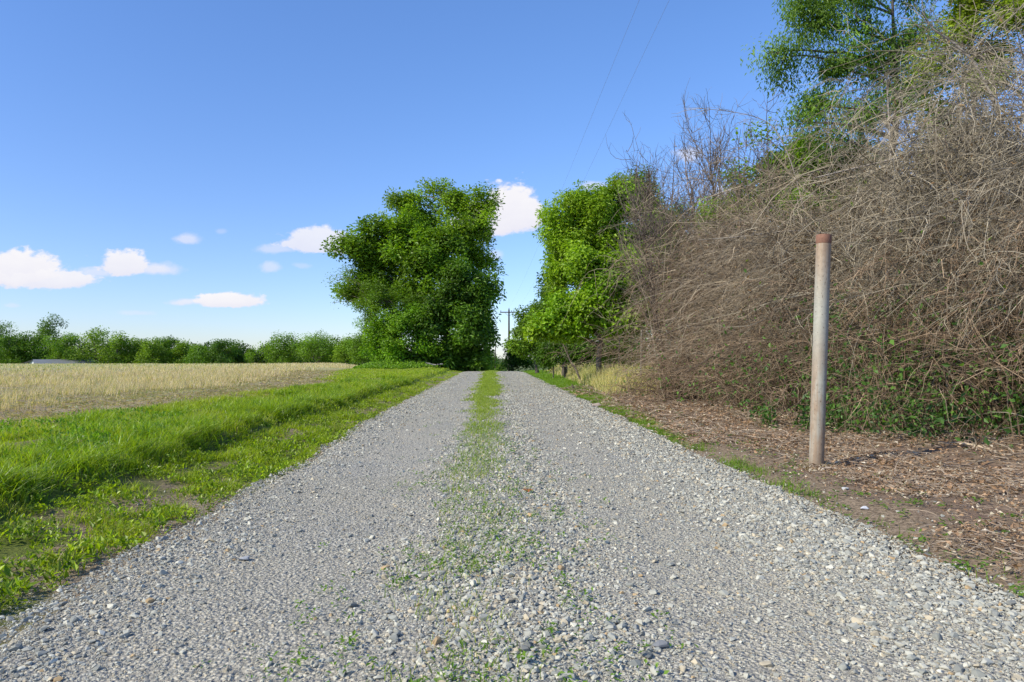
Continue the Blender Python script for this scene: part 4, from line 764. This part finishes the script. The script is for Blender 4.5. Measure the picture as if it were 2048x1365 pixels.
V, F = lathe([(rp + 0.0005, HP - 0.086), (rp + 0.0025, HP - 0.082), (rp + 0.0025, HP - 0.004), (rp, HP), (rp - 0.012, HP + 0.001), (rp - 0.014, HP - 0.012), (0.0005, HP - 0.014)]); o2 = np_mesh('rim', V, F, rust_mat(), post)
for q in (o, o2): q.data.polygons.foreach_set('use_smooth', np.ones(len(q.data.polygons), bool)); q.data.set_sharp_from_angle(angle=R(35))
n = 130; a = rng.random(n) * 6.28; q = rp + 0.01 + 0.07 * rng.random(n) ** 2; x = px0 + np.cos(a) * q; y = py0 + np.sin(a) * q; aa = a + rng.normal(size=n); g = Geo()
g.blades(np.stack([x, y, ground_h(x, y) - 0.005], -1), 0.05 + 0.13 * rng.random(n) ** 2, np.full(n, 0.005), np.stack([np.cos(aa), np.sin(aa)], -1) * 0.9, gcol(n, (0.34, 0.25, 0.15), (0.62, 0.52, 0.38)), 3)
tag(g.build('dry_tuft', M_dry), 'dry straw caught round the foot of the steel post', 'dry grass', kind='stuff')
post.rotation_euler = (0, math.atan2(21 / 1365 * 6.5, HP), 0)

# ---------------------------------------------------------------- utility poles and wires
M_wood = plain_mat('dark_wood', 0.9, 8.0, 0.6); M_metal = plain_mat('grey_metal', 0.5, 20.0, 0.2)
def box(G, c, s, col, rot=0.0):
    v = np.array([[a, b, d] for d in (-.5, .5) for b in (-.5, .5) for a in (-.5, .5)]) * np.array(s)
    cr, sr = math.cos(rot), math.sin(rot); v = np.stack([v[:, 0] * cr - v[:, 2] * sr, v[:, 1], v[:, 0] * sr + v[:, 2] * cr], -1) + np.array(c)
    G.add(v, np.array([[0, 2, 3, 1], [4, 5, 7, 6], [0, 1, 5, 4], [2, 6, 7, 3], [0, 4, 6, 2], [1, 3, 7, 5]]), np.array(col))
def utility_pole(px, py_top, D, label, arm=True):
    x, y, zt = W(px, py_top, D); f = np.array([x, y, float(ground_h(x, y))]); root = empty('utility_pole', f, label, 'utility pole'); h = zt - f[2]
    g = Geo(); V, F = lathe([(0.17, -0.5), (0.165, 0), (0.10, h - 0.02), (0.08, h), (0.001, h)], 14); g.add(V, F, np.array([0.07, 0.055, 0.045])); g.build('pole', M_wood, root)
    if arm:
        za = h - 0.42; g = Geo(); box(g, (0, -0.15, za), (2.45, 0.10, 0.13), (0.075, 0.06, 0.05)); g.build('crossarm', M_wood, root)
        for s in (-1, 1): g = Geo(); g.tubes(np.array([[[s * 0.62, -0.21, za - 0.02], [s * 0.3, -0.21, za - 0.30], [s * 0.02, -0.19, za - 0.58]]]), np.full((1, 3), 0.022), np.array([0.10, 0.10, 0.10]), 4); g.build('brace', M_metal, root)
        for xx, zz in ((-1.12, za + 0.07), (0.35, za + 0.07), (1.12, za + 0.07), (0.0, h)):
            g = Geo(); V, F = lathe([(0.02, 0), (0.02, 0.06), (0.06, 0.06), (0.075, 0.10), (0.045, 0.13), (0.05, 0.17), (0.001, 0.19)], 10); g.add(V + np.array([xx, -0.15 if xx else 0, zz]), F, np.array([0.12, 0.11, 0.11])); g.build('insulator', M_metal, root)
        g = Geo(); V, F = lathe([(0.001, -0.02), (0.05, 0), (0.05, 0.22), (0.02, 0.25), (0.001, 0.25)], 10); g.add(V + np.array([1.16, -0.15, za - 0.32]), F, np.array([0.09, 0.09, 0.09])); g.build('cutout_switch', M_metal, root)
    return root, np.array([x, y, zt])
p1, top1 = utility_pole(1018, 619, 93, 'dark wooden utility pole with a crossarm beyond the road crest')
p2, top2 = utility_pole(991, 684, 185, 'far plain dark utility pole in the gap between the trees', False)
p3, top3 = utility_pole(984.5, 712, 240, 'farthest tiny utility pole low in the gap between the trees', False)
for off, (ax, ay), lab in (((0, 0, 0.15), (1278, 0), 'thin overhead wire, the left one of the two crossing the sky'), ((1.12, -0.15, -0.2), (1338, 0), 'thin overhead wire, the right one of the two crossing the sky')):
    A = top1 + np.array(off); Dn = 13.5; B = W(ax, ay, Dn); t = np.linspace(0, 1.32, 40)[:, None]; P = A + (B - A) * t
    P[:, 2] -= 0.9 * (np.sin(np.clip(t[:, 0], 0, 1) * np.pi)) ** 1.0 * 0.55
    G = Geo(); G.tubes(P[None], np.full((1, 40), 0.0024), np.array([0.20, 0.20, 0.21]), 5); tag(G.build('overhead_wire', M_metal), lab, 'wire', 'overhead wires')
    G = None

# ---------------------------------------------------------------- barn, fence posts, small things
def metal_roof():
    m, t, p, out = new_mat('grey_metal_roof'); g = t.node('ShaderNodeTexCoord'); x, y, z = t.xyz(g.outputs['Object']); n = t.noise(g.outputs['Object'], 0.8, 4)
    s = t.m('SINE', t.m('MULTIPLY', x, 12)); c = t.mix(n, (0.15, 0.155, 0.16), (0.23, 0.23, 0.235)); c = t.mix(t.m('MULTIPLY', t.sstep(s, .85, 1), 0.4), c, (0.2, 0.2, 0.21))
    t.put(p.inputs['Base Color'], c); p.inputs['Roughness'].default_value = 0.5; return m
def white_wall():
    m, t, p, out = new_mat('white_siding'); g = t.node('ShaderNodeTexCoord'); n = t.noise(g.outputs['Object'], 3, 4); t.put(p.inputs['Base Color'], t.mix(n, (0.62, 0.63, 0.64), (0.75, 0.75, 0.74))); p.inputs['Roughness'].default_value = 0.7; return m
D = 165; A = W(60, 719.3, D); B = W(186, 720.2, D + 6); f = np.array([(A[0] + B[0]) / 2, D + 8, 0]); f[2] = float(ground_h(f[0], f[1])) - 0.2; zr = A[2] - f[2]; Lr = B[0] - A[0]
barn = empty('barn', f, 'low white barn with a grey metal roof showing over the field edge', 'barn'); ze = zr - 1.9; hw = 9.0; xl, xr = -Lr / 2 - 3.5, Lr / 2 + 2.5
V = np.array([[xl + 5, 0, zr], [xr - 2, 0, zr], [xl, -hw, ze], [xr + 4, -hw, ze], [xl, hw, ze], [xr + 4, hw, ze]]); V = np.concatenate([V, V - [0, 0, 0.12]])
V[0] = [xl + 2.2, 0, zr]; V[6] = V[0] - [0, 0, .12]
np_mesh('roof', V, np.array([[2, 3, 1, 0], [0, 1, 5, 4], [8, 6, 7, 9], [6, 10, 11, 7], [2, 8, 9, 3], [4, 5, 11, 10]]), metal_roof(), barn)
wl, wr, wy = xl + 2.4, xr + 1.8, hw - 0.5; wz = ze + 0.02
V = np.array([[wl, -wy, 0], [wr, -wy, 0], [wr, wy, 0], [wl, wy, 0], [wl, -wy, wz], [wr, -wy, wz], [wr, wy, wz], [wl, wy, wz], [wl, 0, zr - 0.16], [wr, 0, zr - 0.16]])
for ff in ((0, 1, 5, 4), (2, 3, 7, 6)): np_mesh('wall', V[list(ff)], np.array([[0, 1, 2, 3]]), white_wall(), barn)
for ff in ((3, 0, 4, 8, 7), (1, 2, 6, 9, 5)): me = bpy.data.meshes.new('gable_wall'); me.from_pydata([tuple(V[i]) for i in ff], [], [(0, 1, 2, 3, 4)]); link('gable_wall', me, white_wall(), barn)
barn.rotation_euler.z = R(50)
g = Geo(); box(g, (wl + 4, -wy - 0.04, 1.5), (3.4, 0.06, 3.0), (0.35, 0.35, 0.36)); g.build('door', M_metal, barn)

for (px, D, h, r, col, lab) in [(1283, 19.5, 1.75, 0.035, (0.30, 0.27, 0.22), 'grey wooden fence post nearest the thicket, rising from the yellow grass'), (1238, 23, 1.75, 0.022, (0.06, 0.055, 0.05), 'thin dark fence post behind the yellow grass'), (1107, 33, 1.3, 0.03, (0.20, 0.17, 0.13), 'short weathered fence post at the far end of the yellow grass')]:
    f = foot(px, D); root = empty('fence_post', f, lab, 'fence post'); g = Geo(); V, F = lathe([(r, -0.3), (r, h * .5), (r * 0.92, h - 0.02), (r * 0.6, h + 0.01), (0.001, h + 0.015)], 10); V[:, 0] += 0.02 * V[:, 2]; g.add(V, F, np.array(col)); g.build('shaft', M_bark, root)
    for zz in (0.5, 0.9, 1.2): g = Geo(); g.tubes(np.array([[[r * 1.3 * math.cos(a), r * 1.3 * math.sin(a), zz] for a in np.linspace(0, 6.28, 9)]]), np.full((1, 9), 0.004), np.array([0.2, 0.2, 0.2]), 3); g.build('wire_tie', M_metal, root)
f = foot(1147, 22); g = Geo(); P = limb_path(np.array(f) + [0.02, 0, -0.05], np.array(f) + [-0.05, 0, 0.2], 6, 0, 0.2); g.tubes(P[None], np.array([[0.05, 0.045, 0.04, 0.03, 0.022, 0.005]]), np.array([0.13, 0.10, 0.08]), 7)
tag(g.build('wooden_stub', M_bark), 'short broken dark wooden stub in the grass right of the track', 'stub')
def stick(name, lab, cat, a, b, D1, D2, r, col, lift=0.05):
    A_ = np.array([(a[0] - 985) / 1365 * D1, D1, 0]); B_ = np.array([(b[0] - 985) / 1365 * D2, D2, 0]); A_[2] = ground_h(A_[0], A_[1]) + lift; B_[2] = ground_h(B_[0], B_[1]) + lift * 0.6
    g = Geo(); P = limb_path(A_, B_, 9, 0.03, 0.15); g.tubes(P[None], (r * (1.1 - np.linspace(0, .6, 9)))[None], np.array(col), 7); s = side_twigs(g, P[None], 6, 0.25, BK2, r * 0.3, 5, 0.3)
    tag(g.build(name, M_twig), lab, cat)
stick('fallen_stick', 'straight pale stick lying on the litter right of the steel post', 'stick', (1935, 0), (2012, 0), 7.1, 6.7, 0.013, (0.56, 0.44, 0.30))
stick('fallen_stick', 'long grey stick lying at the foot of the brush by the picture edge', 'stick', (1900, 0), (2070, 0), 6.1, 6.6, 0.010, (0.30, 0.24, 0.19))
stick('fallen_stick', 'thin bent stick on the leaves between the steel post and the gravel', 'stick', (1560, 0), (1590, 0), 7.3, 6.9, 0.007, (0.42, 0.34, 0.26), 0.02)
g = Geo(); P = limb_path(W(852, 726, 48.4), W(886, 729, 48.8), 8, 0.0, 0.25); g.tubes(P[None], np.full((1, 8), 0.05), np.array([0.45, 0.40, 0.34]), 8); tag(g.build('fallen_log', M_bark), 'pale fallen log at the foot of the big tree group', 'log')
# single larger stones
for k, (px, D, s, col, lab) in enumerate([(1195, 14.7, 0.20, (0.50, 0.40, 0.34), 'pinkish flat rock in the grass at the right edge of the track'), (1737, 4.75, 0.055, (0.62, 0.62, 0.64), 'white angular stone on the dirt shoulder below the steel post'), (1322, 2.42, 0.062, (0.22, 0.225, 0.235), 'largest dark grey stone in the gravel near the bottom of the track'), (498, 3.55, 0.06, (0.38, 0.39, 0.41), 'grey stone standing out on the left wheel track'), (1697, 5.4, 0.05, (0.5, 0.5, 0.51), 'small pale stone at the edge between gravel and litter')]):
    x = (px - 985) / 1365 * D; z = float(surf_h(np.array(x), np.array(D))); g = Geo(); V, F = hull_shapes(1, 26, 50 + k)[0]; v = V * np.array([1, 0.9, 0.8]) * s * 0.62 + [x, D, z + s * 0.16]; g.add(v, F, np.array(col)); tag(g.build('rock', M_stone), lab, 'rock')
# the orange leaf on the track
x = (1055 - 985) / 1365 * 5.12; n = 5; g = Geo(); c0 = np.array([x, 5.12, float(road_h(x, 5.12)) + 0.018]); a = np.array([0.2, 1.3, 2.4, 3.6, 5.0])
g.leaves(np.repeat(c0[None], n, 0), np.stack([np.cos(a), np.sin(a), 0.35 * np.sin(a * 2)], -1), np.tile([0.1, -0.2, 1.0], (n, 1)), np.array([0.05, 0.035, 0.04, 0.045, 0.03]), np.full(n, 0.028), np.array([0.42, 0.13, 0.045])); tag(g.build('dead_leaf', M_litter), 'single orange dead leaf lying on the gravel', 'leaf')
